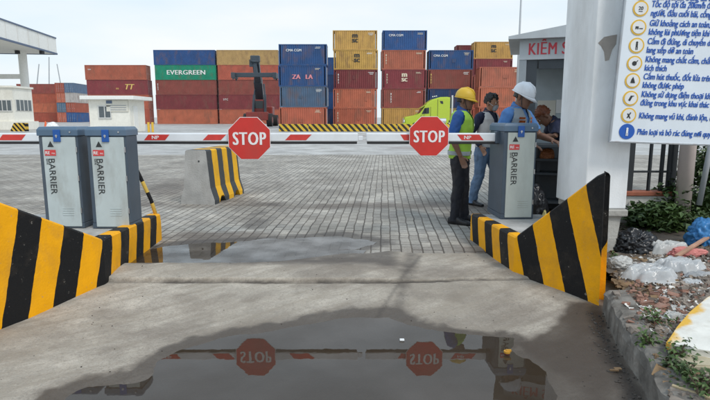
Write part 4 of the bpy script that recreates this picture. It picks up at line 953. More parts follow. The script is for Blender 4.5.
t = thing('security_hut', 'small cream hut with flat roof before the orange and maroon containers', 'hut', ((a.x + b.x) / 2, hy_, 0)); hw = (b.x - a.x) / 2; hz = D(0, 99.5, hy_).z
bm = bmesh.new(); box(bm, (0, 1.75, hz / 2), (2 * hw, 3.5, hz)); link('wall', bm, m_cream, t)
bm = bmesh.new(); box(bm, (.05, 1.75, hz + .16), (2 * hw + 1.15, 4.6, .34), bev=.03); link('roof', bm, m_cream2, t)
win(t, 98.5, 106, 111.5, 118, hy_, t, 2)
bm = bmesh.new(); box(bm, (hw + .03, 1.2, hz / 2 - .25), (.05, 1.0, hz - .6)); link('door', bm, m_cream2, t)
bm = bmesh.new(); c = D(117.5, 106, hy_); box(bm, (c.x - t.location.x, -.06, c.z), (2.0, .06, 1.0)); sg = link('wall_sign', bm, m_paper, t)
bm = bmesh.new(); c2 = D(110, 101.5, hy_); box(bm, (c2.x - t.location.x - .05, -.098, c2.z - .05), (.55, .012, .28)); 
for k in range(3): box(bm, (c.x - t.location.x + .1, -.098, c.z + .05 - .2 * k), (1.45, .012, .035))
link('sign_print', bm, m_trim, sg)
# small yard furniture
m_boll = striped('bollard_paint', .22, 0, ca=(.72, .42, .03))
for i, (px_, lab) in enumerate(((148, 'yellow bollard right of the cream hut, left one of two'), (152, 'yellow bollard right of the cream hut, right one of two'))):
    p = D(px_, 117, 49); bm = bmesh.new(); tube(bm, [(0, 0, 0), (0, 0, .45), (0, 0, .9)], .11, 12); o = link('bollard', bm, m_byel, loc=(p.x, 49, 0)); tag(o, lab, 'bollard', 'yellow bollards by the hut')
p = D(17, 117, 48); bm = bmesh.new(); vs = prism(bm, [(-.75, 0, 0), (.65, 0, 0), (.65, 0, .75), (-.35, 0, .75)], (0, .5, 0)); ssx = [v.co.x for v in bm.verts]; hhx = [v.co.z for v in bm.verts]
o = link('striped_block', bm, striped('hazard_paint_block_far', .2, .8, ca=(.66, .42, .06)), loc=(p.x, 48, .1)); setattr_(o, 's', ssx); setattr_(o, 'h', hhx); tag(o, 'yellow and black striped block before the toll booth', 'concrete block')
p = D(45, 117, 48); bm = bmesh.new(); loft(bm, [((0, 0, 0), (.3, 0, 0), (0, .3, 0), 6), ((0, 0, .06), (.3, 0, 0), (0, .3, 0), 6), ((0, 0, .07), (.2, 0, 0), (0, .2, 0)), ((0, 0, 1.0), (.05, 0, 0), (0, .05, 0))], 16)
tag(link('traffic_cone', bm, mat('cone_orange', (.75, .13, .04), .5), loc=(p.x, 48, 0.0)), 'orange traffic cone between the toll booth and the cabinets', 'cone')
crumple('tarpaulin', 'white tarpaulin heap behind the left cabinet top', 'tarpaulin', (D(51.5, 117, 48).x, 48, 0), (.55, .5, .62), m_white, 21, .3, 3)
bm = bmesh.new(); box(bm, (0, 0, .11), (D(240, 117, 45).x - D(-40, 117, 45).x, .35, .22), bev=.03); p = D(-40, 117, 45)
# lattice masts of cranes far behind
for i, (px_, yt, lean, lab) in enumerate(((49, 57, 0, 'thin upright mast far behind the left containers'), (36, 64, 3, 'thin crane jib leaning right far behind the canopy column'), (62, 64, -5, 'thin crane jib leaning left above the far left containers'))):
    Yq = 190; a = D(px_ - lean, 117, Yq); b = D(px_ + (lean if i else 0), yt, Yq); bm = bmesh.new(); tube(bm, [(0, 0, -a.z), (b.x - a.x, 0, b.z - a.z)], [.22, .16], 8); tag(link('crane_mast', bm, m_pole, loc=(a.x, Yq, a.z)), lab, 'crane', 'crane masts beyond the yard')

# ------------------------------------------------------------------ fence, column and plants behind the verge
m_fw = mat('fence_wall_white', (.70, .69, .66), .8, var=.1, bump=.2, dirt=(.35, .33, .28), dirt_amt=.5)
m_terra = mat('terracotta', (.36, .12, .07), .8, var=.2)
m_colm = mat('column_pinkish_plaster', (.66, .56, .52), .75, var=.06, dirt=(.4, .36, .33), dirt_amt=.35)
m_iron = mat('dark_iron', (.03, .035, .04), .5, var=.1)
FY = 6.05; fx0 = D(622, 190, FY).x; fx1 = D(681, 190, FY).x; fzt = D(650, 196, FY).z
t = thing('fence', 'low white wall with brick coping and dark iron bars between pillar and pink column', 'fence', (fx0, FY, .05))
bm = bmesh.new(); box(bm, ((fx1 - fx0) / 2, .06, (fzt - .05) / 2 - .05), (fx1 - fx0, .14, fzt + .05), bev=.006); link('wall', bm, m_fw, t)
bm = bmesh.new(); box(bm, ((fx1 - fx0) / 2, .05, fzt - .02), (fx1 - fx0, .18, .05), bev=.008); link('coping', bm, m_terra, t)
bm = bmesh.new(); ztop = D(650, 112, FY).z
for (px_, w) in ((631.5, .085), (652, .022), (664, .03), (671, .022), (676, .05)): box(bm, (D(px_, 170, FY).x - fx0, .05, (fzt + ztop) / 2 - .05 + .02), (w, .04, ztop - fzt))
for py_ in (172, 118): box(bm, ((fx1 - fx0) / 2, .05, D(650, py_, FY).z - .05), (fx1 - fx0, .03, .022))
link('iron_bars', bm, m_iron, t)
cx_ = D(685, 180, 5.9); bm = bmesh.new(); tube(bm, [(0, 0, -.05), (0, 0, 1.4), (0, 0, 2.6)], .082, 20); tag(link('column', bm, m_colm, smooth=True, loc=(cx_.x, 5.9, .1)), 'round pinkish column right of the iron bars, below the board', 'column')
bm = bmesh.new(); a, b = D(699, 205, 5.6), D(716, 120, 5.6); tube(bm, [a - a, b - a], .028, 10); tag(link('leaning_pipe', bm, m_pole, smooth=True, loc=a), 'grey pipe leaning to the right behind the bushes at right edge', 'pipe')
# shutter / wall panels behind the fence
m_leaf = mat('leaf_green', (.045, .085, .022), .55, var=.5, nscale=2.5)
m_leaf2 = mat('leaf_mid', (.07, .12, .03), .55, var=.45, nscale=2.5)
m_twig = mat('twig', (.12, .085, .06), .9, var=.2)
def plant(name, label, cat, c, size, n, leaf, m, seed, group=None, stems=7, droop=.4):
    r = random.Random(seed); t = thing(name, label, cat, c, 0, group); bm = bmesh.new(); tw = bmesh.new(); tips = []
    for k in range(stems):
        a = r.uniform(0, 2 * math.pi); rr = r.uniform(.2, 1); tip = Vector((math.cos(a) * size[0] * rr, math.sin(a) * size[1] * rr, size[2] * r.uniform(.55, 1.0))); mid = tip * .5 + Vector((0, 0, size[2] * .18))
        tube(tw, [(r.uniform(-.03, .03), r.uniform(-.03, .03), 0), mid, tip], [.006, .005, .003], 5); tips.append((mid, tip))
    for k in range(n):
        mid, tip = r.choice(tips); u = r.random() ** .7; base = (mid * 2 * u if u < .5 else mid.lerp(tip, (u - .5) * 2)) if r.random() < .75 else Vector((r.uniform(-1, 1) * size[0], r.uniform(-1, 1) * size[1], r.uniform(.05, .9) * size[2]))
        p = base + Vector((r.gauss(0, .05), r.gauss(0, .05), r.gauss(0, .045))) * (size[2] / .4) ** .5
        if p.z < .01: p.z = .01
        d = Vector((r.gauss(0, 1), r.gauss(0, 1), r.gauss(.1, .5))).normalized(); w = d.cross(Vector((r.gauss(0, .3), r.gauss(0, .3), 1))).normalized(); L_ = leaf * r.uniform(.6, 1.3); wd = L_ * .32
        nrm = d.cross(w); q = [p, p + d * L_ * .45 + w * wd - nrm * .1 * L_, p + d * L_ - Vector((0, 0, droop * L_ * .5)), p + d * L_ * .45 - w * wd - nrm * .1 * L_]
        v = [bm.verts.new(x) for x in q]; bm.faces.new((v[0], v[1], v[2])); bm.faces.new((v[0], v[2], v[3]))
    link('foliage', bm, m, t); link('stem', tw, m_twig, t); return t
SHR = 'low bushes at the foot of the fence'
for i, (px_, py_, s, n, lab, mm) in enumerate(((640, 222, (.30, .20, .24), 1000, 'low bush beside the pillar plinth, behind the black plastic', m_leaf), (661, 220, (.40, .24, .24), 1200, 'low bush below the iron bars, behind the clear plastic bags', m_leaf2),
        (650, 210, (.50, .22, .26), 1700, 'low bush against the white wall under the iron bars', m_leaf), (676, 226, (.34, .22, .24), 1100, 'low bush before the pink column, left of the blue bag', m_leaf2),
        (690, 218, (.42, .28, .44), 1800, 'bush around the foot of the pink column', m_leaf), (712, 205, (.40, .3, .85), 2200, 'tall bush right of the pink column at the edge of frame', m_leaf2), (775, 216, (.6, .4, .7), 1500, 'broad bush outside the right edge beyond the blue bag', m_leaf2), (730, 215, (.5, .4, .9), 1500, 'tallest bush at far right beyond the blue bag', m_leaf))):
    g = P(px_, py_ + 8, .12); plant('bush', lab, 'bush', (g.x, g.y, vz(g.x, g.y) - .01), s, n, .075, mm, 30 + i, SHR)
# a tree outside the fence, far right
def tree(label, c, h, r_, n, seed, leaf=.16):
    r = random.Random(seed); t = thing('tree', label, 'tree', c); bm = bmesh.new(); tube(bm, [(0, 0, 0), (.05, 0, h * .3), (.0, .1, h * .6), (.1, 0, h * .9)], [.12, .10, .07, .02], 10)
    cl = []
    for k in range(12):
        a = r.uniform(0, 6.28); tip = Vector((math.cos(a) * r_ * r.uniform(.4, 1), math.sin(a) * r_ * r.uniform(.4, 1), h * r.uniform(.45, 1.02))); tube(bm, [(0.02, 0, h * r.uniform(.3, .5)), tip * .6 + Vector((0, 0, h * .2)), tip], [.05, .03, .01], 6); cl.append(tip)
    link('trunk', bm, m_twig, t); bm = bmesh.new()
    for k in range(n):
        c_ = r.choice(cl); p = c_ + Vector((r.gauss(0, .3), r.gauss(0, .3), r.gauss(0, .22))) * r_ * .6; d = Vector((r.gauss(0, 1), r.gauss(0, 1), r.gauss(0, .6))).normalized(); w = d.orthogonal().normalized() * leaf * .3; L_ = leaf * r.uniform(.6, 1.2)
        v = [bm.verts.new(x) for x in (p, p + d * L_ * .5 + w, p + d * L_, p + d * L_ * .5 - w)]; bm.faces.new(v)
    link('crown', bm, m_leaf, t)
tree('dark leafy tree behind the column at the right edge', (5.6, 8.2, 0), 3.4, 1.1, 4500, 5)
m_facw = mat('far_wall_white', (.66, .66, .64), .8, var=.06, dirt=(.4, .38, .34), dirt_amt=.4)
# ------------------------------------------------------------------ litter on the verge
m_clear = mat('clear_plastic_film', (.66, .68, .69), .16, var=.12, alpha=.62, bump=.4, bscale=30)
m_wplas = mat('white_plastic', (.58, .58, .56), .3, alpha=.8, var=.15, bump=.4, bscale=25)
m_bluep = mat('blue_plastic_bag', (.05, .22, .50), .3, var=.2, bump=.5, bscale=20)
m_pink = mat('pink_cloth', (.55, .20, .18), .8, var=.25)
def onv(px_, py_, dz=0.0):
    g = P(px_, py_, .115); return Vector((g.x, g.y, vz(g.x, g.y) - .01 + dz))
BAGS = 'plastic bags dumped on the verge'
def film(name, label, cat, c, r_, h, m, seed, group=None):
    bm = bmesh.new(); n = 70; so_ = Vector((seed * 3.1, seed * 1.3, 0)); g_ = {}
    for i in range(n):
        for j in range(n):
            u, v = 2 * i / (n - 1) - 1, 2 * j / (n - 1) - 1; a = math.atan2(v, u); d = math.hypot(u, v); lim = .72 + .45 * noise.noise(Vector((math.cos(a) * 1.4, math.sin(a) * 1.4, seed)))
            if d > lim: continue
            w = Vector((u * 2.2, v * 2.2, 0)) + so_; w += Vector((noise.noise(w), noise.noise(w + Vector((5, 5, 5))), 0)) * .9
            fold = 1 - math.sqrt(noise.noise(w * 1.0) ** 2 + .012) * 2; f2 = 1 - math.sqrt(noise.noise(w * 2.6) ** 2 + .01) * 2; f3 = noise.noise(w * 7)
            e = max(0, 1 - d / lim); z = h * (min(1, e * 3.2) * (.48 + .30 * fold + .16 * f2 + .06 * f3) + .05); x, y = u * r_[0], v * r_[1]
            g_[i, j] = bm.verts.new((x + .01 * f2, y, max(.004, z)))
    for (i, j) in g_:
        q = [(i, j), (i + 1, j), (i + 1, j + 1), (i, j + 1)]
        if all(k in g_ for k in q): bm.faces.new([g_[k] for k in q])
    return tag(link(name, bm, m, smooth=True, loc=c), label, cat, group)
crumple('plastic_bag', 'small white plastic bag nearest the kerb', 'bag', onv(619, 267), (.095, .07, .075), m_wplas, 31, .7, 4, 2, BAGS)
film('plastic_bag', 'large clear plastic bag lying in front of the others', 'bag', onv(650, 277), (.30, .20), .12, m_clear, 44, BAGS)
film('plastic_bag', 'clear plastic bag between the large clear one and the wooden stick', 'bag', onv(680, 270), (.26, .2), .11, m_clear, 52, BAGS)
film('plastic_bag', 'white plastic bag at the back beside the pink cloth', 'bag', onv(664, 254), (.28, .16), .13, m_wplas, 63, BAGS)
crumple('plastic_bag', 'bright blue plastic bag at the right edge', 'bag', onv(706, 249), (.15, .12, .16), m_bluep, 71, .7, 4, 1.8, BAGS)
crumple('plastic_bag', 'black plastic heap under the bush by the pillar', 'bag', onv(634, 252), (.17, .11, .13), m_bag, 77, .8, 4, 2.6, BAGS)
crumple('cloth', 'pink cloth rag behind the wooden stick', 'cloth', onv(686, 257), (.16, .06, .055), m_pink, 83, .5, 4, 2)
m_wood = mat('pale_wood', (.42, .24, .16), .8, var=.2)
def plank(label, a, b, w, h, m, cat='stick', name='stick'):
    a, b = Vector(a), Vector(b); bm = bmesh.new(); d = b - a; q = d.to_track_quat('X', 'Z').to_matrix(); box(bm, d / 2, (d.length, w, h), q, bev=.003); return tag(link(name, bm, m, loc=a), label, cat)
plank('pinkish wooden stick lying across the litter below the blue bag', onv(676, 264, .07), onv(716, 247, .12), .035, .022, m_wood)
plank('thin pale stick lying in front of the painted slab', onv(672, 384, .03), onv(712, 396, .03), .018, .014, mat('straw_wood', (.45, .36, .22), .9))
# painted slab: broken plate, white with yellow
m_slabp = mat('painted_slab_white', (.72, .70, .64), .6, var=.1, bump=.3, dirt=(.4, .35, .28), dirt_amt=.4)
def slabpaint(e):
    m = mat('painted_slab', (.70, .68, .62), .6, var=.1, bump=.3, bscale=30, dirt=(.40, .34, .26), dirt_amt=.5, dirt_scale=9)
    n = m.node_tree.nodes; l = m.node_tree.links; b = n['Principled BSDF']; tcn = n.new('ShaderNodeTexCoord'); nz_ = n.new('ShaderNodeTexNoise'); nz_.inputs['Scale'].default_value = 6; nz_.inputs['Detail'].default_value = 6
    sp = n.new('ShaderNodeSeparateXYZ'); l.new(tcn.outputs['Object'], sp.inputs[0]); l.new(tcn.outputs['Object'], nz_.inputs['Vector'])
    ma = n.new('ShaderNodeMath'); ma.operation = 'MULTIPLY_ADD'; l.new(nz_.outputs[0], ma.inputs[0]); ma.inputs[1].default_value = .22
    dt = n.new('ShaderNodeVectorMath'); dt.operation = 'DOT_PRODUCT'; dt.inputs[1].default_value = (-e.y, e.x, 0); l.new(tcn.outputs['Object'], dt.inputs[0]); l.new(dt.outputs['Value'], ma.inputs[2])
    mr = n.new('ShaderNodeMapRange'); mr.inputs[1].default_value = .055; mr.inputs[2].default_value = .085; mr.inputs[3].default_value = 0; mr.inputs[4].default_value = .95; l.new(ma.outputs[0], mr.inputs[0])
    mm = n.new('ShaderNodeMix'); mm.data_type = 'RGBA'; old = b.inputs['Base Color'].links[0].from_socket; l.new(mr.outputs[0], mm.inputs[0]); l.new(old, mm.inputs[6]); mm.inputs[7].default_value = (.68, .38, .02, 1); l.new(mm.outputs[2], b.inputs['Base Color']); return m
c = onv(668, 343); bm = bmesh.new(); outl = []
for px_, py_ in ((666, 341), (677, 329), (690, 317), (706, 306), (725, 300), (748, 312), (752, 340), (740, 356), (712, 350), (690, 347)):
    g = P(px_, py_, .165); outl.append((g.x - c.x, g.y - c.y, 0))
vs = prism(bm, outl, (0, 0, .045)); bmesh.ops.bevel(bm, geom=[e for e in bm.edges], offset=.006, segments=2, affect='EDGES')
o = link('broken_slab', bm, slabpaint(Vector((outl[3][0] - outl[0][0], outl[3][1] - outl[0][1], 0)).normalized()), loc=(c.x, c.y, .125)); o.rotation_euler = (R(4), R(-3), 0); tag(o, 'broken slab painted white with a yellow edge, lying at the right edge', 'slab')
c = onv(700, 362); bm = bmesh.new(); prism(bm, [(-.09, -.05, 0), (.16, -.07, 0), (.2, .08, 0), (.02, .1, 0), (-.1, .05, 0)], (0, 0, .05)); bmesh.ops.bevel(bm, geom=bm.edges[:], offset=.008, segments=2, affect='EDGES')
tag(link('concrete_chunk', bm, mat('buff_concrete', (.42, .37, .26), .9, var=.15, bump=.5), loc=c), 'buff concrete chunk in front of the painted slab', 'rubble')
c = onv(616, 298, .0)
# brick pieces
m_brick = mat('broken_brick', (.27, .145, .105), .9, var=.3, nscale=10, bump=.6, bscale=50, dirt=(.25, .2, .17), dirt_amt=.5, dirt_scale=10)
r = random.Random(3)
spots = [(655, 293), (664, 299), (648, 302), (672, 294), (660, 306), (640, 296), (684, 292)]
where = ['beside the large clear bag', 'below the clear bags', 'near the kerb edge', 'right of the clear bag', 'in the middle of the litter', 'closest to the kerb top', 'left of the painted slab', 'half under the clear bag', 'above the painted slab', 'touching the slab tip', 'at the far right', 'left of the slab tip']
for i, (a, b) in enumerate(spots):
    g = onv(a, b); bm = bmesh.new(); box(bm, (0, 0, .02), (r.uniform(.05, .10), r.uniform(.035, .055), .032), bev=.005)
    for v in bm.verts: v.co += Vector([r.uniform(-.006, .006) for _ in range(3)])
    o = link('brick_piece', bm, m_brick, loc=g); o.rotation_euler = (r.uniform(-.3, .3), r.uniform(-.3, .3), r.uniform(0, 3)); tag(o, f'broken red brick piece lying {where[i]}', 'brick', 'broken bricks in the litter')
# loose rubble, leaves and scraps nobody could count
def scatter(name, n, m, label, cat, size, seed, region, flat=1.0, edge=True):
    r = random.Random(seed); bm = bmesh.new(); k = 0
    while k < n:
        px_ = r.uniform(*region[0]); py_ = r.uniform(*region[1]); g = P(px_, py_, .115)
        if g.y < 3.85 and g.x < kerb_x(g.y) + (.02 if r.random() < .25 else .14): continue
        if noise.noise(Vector((g.x * 2.2, g.y * 2.2, seed))) < -.22: continue
        k += 1; s = size * r.uniform(.4, 1.5); z = vz(g.x, g.y)
        v = bmesh.ops.create_cube(bm, size=1)['verts']; M = Matrix.Translation((g.x, g.y, z + s * .2 * flat)) @ Euler((r.uniform(-.6, .6), r.uniform(-.6, .6), r.uniform(0, 6))).to_matrix().to_4x4() @ Matrix.Diagonal((s * r.uniform(.6, 1.6), s * r.uniform(.5, 1), s * flat * r.uniform(.3, .8), 1))
        bmesh.ops.transform(bm, matrix=M, verts=v)
        for q in v: q.co += Vector([r.uniform(-.15, .15) * s for _ in range(3)])
    o = link(name, bm, m); tag(o, label, cat, kind='stuff')
scatter('rubble', 3300, mat('rubble_grey', (.22, .185, .155), .95, var=.6, nscale=9), 'grey rubble and gravel strewn over the verge', 'rubble', .028, 1, ((615, 800), (250, 400)))
scatter('brick_rubble', 420, m_brick, 'small red brick fragments strewn over the verge', 'rubble', .024, 2, ((625, 740), (262, 330)))
scatter('litter', 700, mat('paper_scraps', (.62, .60, .56), .7, var=.4, nscale=6), 'white paper and plastic scraps over the verge', 'litter', .034, 4, ((628, 740), (255, 335)), flat=.12)
scatter('dead_leaves', 1600, mat('dead_leaves', (.20, .13, .07), .9, var=.5, nscale=8), 'dry brown leaves scattered over the verge', 'leaves', .034, 6, ((612, 800), (245, 400)), flat=.08)
for i, (px_, py_, sx_, sy_, m, lab) in enumerate(((628, 276, .10, .08, m_wplas, 'crumpled white paper beside the small white bag'), (692, 282, .13, .09, m_clear, 'clear plastic scrap right of the middle clear bag'), (672, 315, .09, .07, m_wplas, 'white scrap touching the upper edge of the painted slab'), (698, 276, .14, .08, mat('grey_sheet', (.30, .31, .32), .6, var=.2), 'grey plastic sheet below the wooden stick'))):
    film('plastic_scrap', lab, 'scrap', onv(px_, py_), (sx_, sy_), .045, m, 91 + i, 'plastic scraps on the verge')
# weeds
WEED = 'small weeds along the kerb'
for i, (a, b, s, lab) in enumerate(((657, 322, .10, 'small weed left of the painted slab tip'), (649, 340, .07, 'tiny weed on the kerb side of the slab'), (678, 356, .11, 'weed in front of the painted slab'), (694, 380, .13, 'weed beside the buff concrete chunk'), (684, 372, .09, 'weed left of the concrete chunk'), (612, 262, .08, 'weed at the foot of the pillar plinth'), (668, 362, .07, 'tiny weed below the painted slab tip'), (702, 392, .12, 'weed at the bottom right corner'))):
    g = onv(a, b); plant('weed', lab, 'weed', g, (s * .7, s * .7, s), 110, .03, m_leaf2, 60 + i, WEED, 6)
# scraps on the driveway
p = P(402, 340, -.08); bm = bmesh.new(); box(bm, (0, 0, .006), (.03, .02, .012), bev=.003); o = link('paper_scrap', bm, m_white, loc=(p.x, p.y, WZ + .001)); tag(o, 'tiny white scrap floating near the edge of the front puddle', 'litter')
p = P(507, 353, -.075); bm = bmesh.new(); disc(bm, (0, 0, .008), .02, .012, 10, 'Z'); box(bm, (.01, .0, .016), (.03, .015, .01)); o = link('fruit_peel', bm, mat('orange_peel', (.55, .28, .03), .6), loc=(p.x, p.y, -.075)); tag(o, 'small orange peel on the wet concrete right of the front puddle', 'litter')
p = P(614, 372, -.075); bm = bmesh.new(); box(bm, (0, 0, .006), (.05, .012, .008)); box(bm, (.03, .02, .006), (.04, .02, .006)); o = link('dry_leaf', bm, mat('dead_leaves', ()), loc=(p.x, p.y, -.07)); tag(o, 'dry leaf scrap in the gutter by the kerb', 'leaf')
scat = random.Random(9); bm = bmesh.new()
for k in range(110):
    x = scat.uniform(-2, 1.7); y = scat.uniform(2.6, 5.2)
    if y < 3.9 and x > kerb_x(y) - .04: continue
    z = float(slab_h(np.array([[x]]), np.array([[y]]))[0, 0])
    if z < WZ: continue
    s = scat.uniform(.002, .006); v = ball(bm, (x, y, z + s * .4), s, 1, (1, scat.uniform(.6, 1), .7))
for k in range(170):
    y = scat.uniform(2.0, 3.8); x = float(kerb_x(y)) - abs(scat.gauss(.07, .05)); z = float(slab_h(np.array([[x]]), np.array([[y]]))[0, 0]); s = scat.uniform(.003, .010); ball(bm, (x, y, z + s * .3), s, 1, (1, scat.uniform(.6, 1.3), .6))
tag(link('grit', bm, mat('grit_grey', (.07, .06, .052), .95, var=.5)), 'loose grit and pebbles on the driveway and in the gutter', 'grit', kind='stuff')

# ------------------------------------------------------------------ people
def remesh_obj(name, bm, m, parent, vox, smooth_it=4, wr=0.0, wsc=14, seed=0):
    me = bpy.data.meshes.new(name); bmesh.ops.recalc_face_normals(bm, faces=bm.faces[:]); bm.to_mesh(me); bm.free()
    o = bpy.data.objects.new('tmp', me); COL.objects.link(o); md = o.modifiers.new('r', 'REMESH'); md.mode = 'VOXEL'; md.voxel_size = vox
    sm = o.modifiers.new('s', 'SMOOTH'); sm.iterations = smooth_it; sm.factor = .5
    bpy.context.view_layer.update(); m2 = bpy.data.meshes.new_from_object(o.evaluated_get(bpy.context.evaluated_depsgraph_get())); bpy.data.objects.remove(o); bpy.data.meshes.remove(me); m2.name = name
    if wr:
        nn = [v.normal.copy() for v in m2.vertices]
        for v, q in zip(m2.vertices, nn):
            c = v.co; a = noise.noise(Vector((c.x * wsc, c.y * wsc, c.z * wsc * .55 + seed))) + .6 * noise.noise(Vector((c.x * wsc * 2, c.y * wsc * 2, c.z * wsc * 1.5 + seed)))
            v.co = c + q * wr * a
    return link(name, m2, m, parent, smooth=True)
m_skin = mat('skin_tan', (.30, .155, .095), .5, var=.10, nscale=10)
m_skin2 = mat('skin_tan_dark', (.20, .10, .062), .5, var=.10, nscale=10)
m_hair = mat('hair_black', (.012, .011, .010), .45, var=.2)
m_hairr = mat('hair_reddish', (.17, .05, .018), .5, var=.35, nscale=25)
m_shoe = mat('shoe_black', (.018, .018, .02), .45, var=.1)
def person(label, loc, rz, cfg):
    """local frame: +X is forward, +Y is the person's left; H about 1.68 m"""
    t = thing('person', label, 'person', loc, rz); sc = cfg.get('scale', 1); lean = cfg.get('lean', 0); V = Vector
    hipz = .90; Rl = Matrix.Rotation(lean, 3, 'Y')
    def U(p):                                           # upper body follows the lean about the hip
        p = V(p); return Rl @ (p - V((0, 0, hipz))) + V((0, 0, hipz))
    X3, Y3, Z3 = Rl @ V((1, 0, 0)), Rl @ V((0, 1, 0)), Rl @ V((0, 0, 1))
    skin = cfg['skin']
    # ---- joints
    sh = {s: U((-.01, s * .185, 1.375)) for s in (-1, 1)}
    el = {s: V(cfg['elbow'][s]) for s in (-1, 1)}; ha = {s: V(cfg['hand'][s]) for s in (-1, 1)}
    hp = {s: V((0, s * .09, .88)) for s in (-1, 1)}; kn = {s: V(cfg['knee'][s]) for s in (-1, 1)}; an = {s: V(cfg['ankle'][s]) for s in (-1, 1)}
    nk = U((.005, 0, 1.435)); hd_pitch = cfg.get('head_pitch', 0); hd_yaw = cfg.get('head_yaw', 0)
    Rh = Matrix.Rotation(hd_yaw, 3, 'Z') @ Matrix.Rotation(lean * .5 + hd_pitch, 3, 'Y'); hb = U((.015, 0, 1.46))
    def Hd(p): return hb + Rh @ V(p)
    hx, hy, hz = Rh @ V((1, 0, 0)), Rh @ V((0, 1, 0)), Rh @ V((0, 0, 1))
    torso = [(.82, .10, .155, 0), (.90, .108, .165, 0), (1.0, .100, .150, .004), (1.1, .103, .152, .008), (1.22, .115, .168, .010), (1.32, .112, .178, .004), (1.385, .085, .165, -.006), (1.42, .06, .095, -.004), (1.45, .05, .06, 0)]
    def torso_rings(g, z0, z1, wmul=1.0, pw=2.3):
        rs = []; zz = [z0] + [q[0] for q in torso if z0 < q[0] < z1] + [z1]
        for z in zz:
            a = float(np.interp(z, [q[0] for q in torso], [q[1] for q in torso])) + g; b = float(np.interp(z, [q[0] for q in torso], [q[2] for q in torso])) * wmul + g; ox = float(np.interp(z, [q[0] for q in torso], [q[3] for q in torso]))
            rs.append((U((ox, 0, z)) if z > hipz else V((ox, 0, z)), X3 * a, Y3 * b, pw))
        return rs
    # ---- the body: one continuous surface
    bm = bmesh.new(); loft(bm, torso_rings(0, .82, 1.45), 24)
    tube(bm, [nk - Z3 * .03, hb + Z3 * .0, Hd((.0, 0, .05))], [.056, .052, .050], 14)
    head = [(-.012, .035, .035, .055), (.0, .052, .048, .045), (.03, .072, .060, .03), (.07, .086, .068, .015), (.11, .092, .073, .006), (.15, .095, .076, .0), (.185, .088, .072, -.004), (.212, .066, .055, -.006), (.228, .03, .025, -.008)]
    loft(bm, [(Hd((ox, 0, z)), hx * a, hy * b, 2.15) for z, a, b, ox in head], 20)
    # face relief: nose, brow, lips, chin, ears
    tube(bm, [Hd((.094, 0, .125)), Hd((.108, 0, .095)), Hd((.117, 0, .078)), Hd((.098, 0, .068))], [.010, .013, .017, .010], 8)
    tube(bm, [Hd((.082, -.045, .128)), Hd((.096, -.02, .134)), Hd((.096, .02, .134)), Hd((.082, .045, .128))], [.010, .011, .011, .010], 8)
    tube(bm, [Hd((.086, -.024, .040)), Hd((.100, 0, .043)), Hd((.086, .024, .040))], [.007, .011, .007], 8)
    tube(bm, [Hd((.083, -.02, .030)), Hd((.095, 0, .030)), Hd((.083, .02, .030))], [.006, .010, .006], 8)
    ball(bm, Hd((.085, 0, .005)), .022, 2)
    for s in (-1, 1):
        loft(bm, [(Hd((-.005, s * .070, .055)), hx * .010, hy * .012), (Hd((-.010, s * .078, .08)), hx * .018, hy * .012), (Hd((-.014, s * .080, .105)), hx * .022, hy * .012), (Hd((-.012, s * .074, .125)), hx * .012, hy * .010)], 10)
        # legs
        tube(bm, [hp[s] + V((0, 0, .02)), hp[s].lerp(kn[s], .3), hp[s].lerp(kn[s], .75), kn[s], kn[s].lerp(an[s], .3) + V((-.012, 0, 0)), kn[s].lerp(an[s], .75), an[s]], [.088, .084, .062, .054, .056, .040, .036], 14)
        # arms
        a, b, c = sh[s], el[s], ha[s]
        tube(bm, [a - V((0, s * .03, 0)), a + (b - a) * .12, a.lerp(b, .5), b, b.lerp(c, .35), b.lerp(c, .8), c], [.050, .054, .046, .039, .040, .030, .026], 12)
        # hand: palm, four unequal bent fingers, thumb from the side of the palm
        d = (c - b).normalized(); side_ = cfg.get('palm', {}).get(s, V((1, 0, 0))); side_ = (V(side_) - d * V(side_).dot(d)).normalized(); nrm = d.cross(side_).normalized() * (1 if cfg.get('curl', {}).get(s, 1) > 0 else -1)
        w = c + d * .015; loft(bm, [(c - d * .01, side_ * .026, nrm * .020), (w + d * .025, side_ * .036, nrm * .016), (w + d * .065, side_ * .041, nrm * .015), (w + d * .085, side_ * .038, nrm * .012)], 12)
        for k, (off, ln) in enumerate(((.030, .068), (.010, .076), (-.011, .070), (-.031, .055))):
            p0 = w + d * .078 + side_ * off; p1 = p0 + d * ln * .45 + nrm * .010; p2 = p1 + (d * .75 + nrm * .65).normalized() * ln * .33; p3 = p2 + (d * .45 + nrm * .9).normalized() * ln * .25
            tube(bm, [p0 - d * .02, p1, p2, p3], [.0092, .0088, .0082, .0070], 8)
        p0 = w + d * .02 + side_ * .030; p1 = p0 + (d * .6 + side_ * .7 + nrm * .2).normalized() * .038; p2 = p1 + (d * .9 + side_ * .2 + nrm * .4).normalized() * .032
        tube(bm, [p0 - side_ * .015, p0 + side_ * .006, p1, p2], [.013, .012, .0105, .0085], 8)
        # foot
        yaw = cfg.get('foot_yaw', {}).get(s, 0); fd = V((math.cos(yaw), math.sin(yaw), 0)); fl = V((-fd.y, fd.x, 0)); f0 = V((an[s].x, an[s].y, an[s].z - .075))
        loft(bm, [(f0 - fd * .055 + V((0, 0, .035)), fl * .028, V((0, 0, .030))), (f0 + V((0, 0, .045)), fl * .034, V((0, 0, .042))), (f0 + fd * .08 + V((0, 0, .034)), fl * .042, V((0, 0, .030))), (f0 + fd * .15 + V((0, 0, .024)), fl * .042, V((0, 0, .020))), (f0 + fd * .18 + V((0, 0, .020)), fl * .025, V((0, 0, .012)))], 12)
    remesh_obj('body', bm, skin, t, .0052, 3)
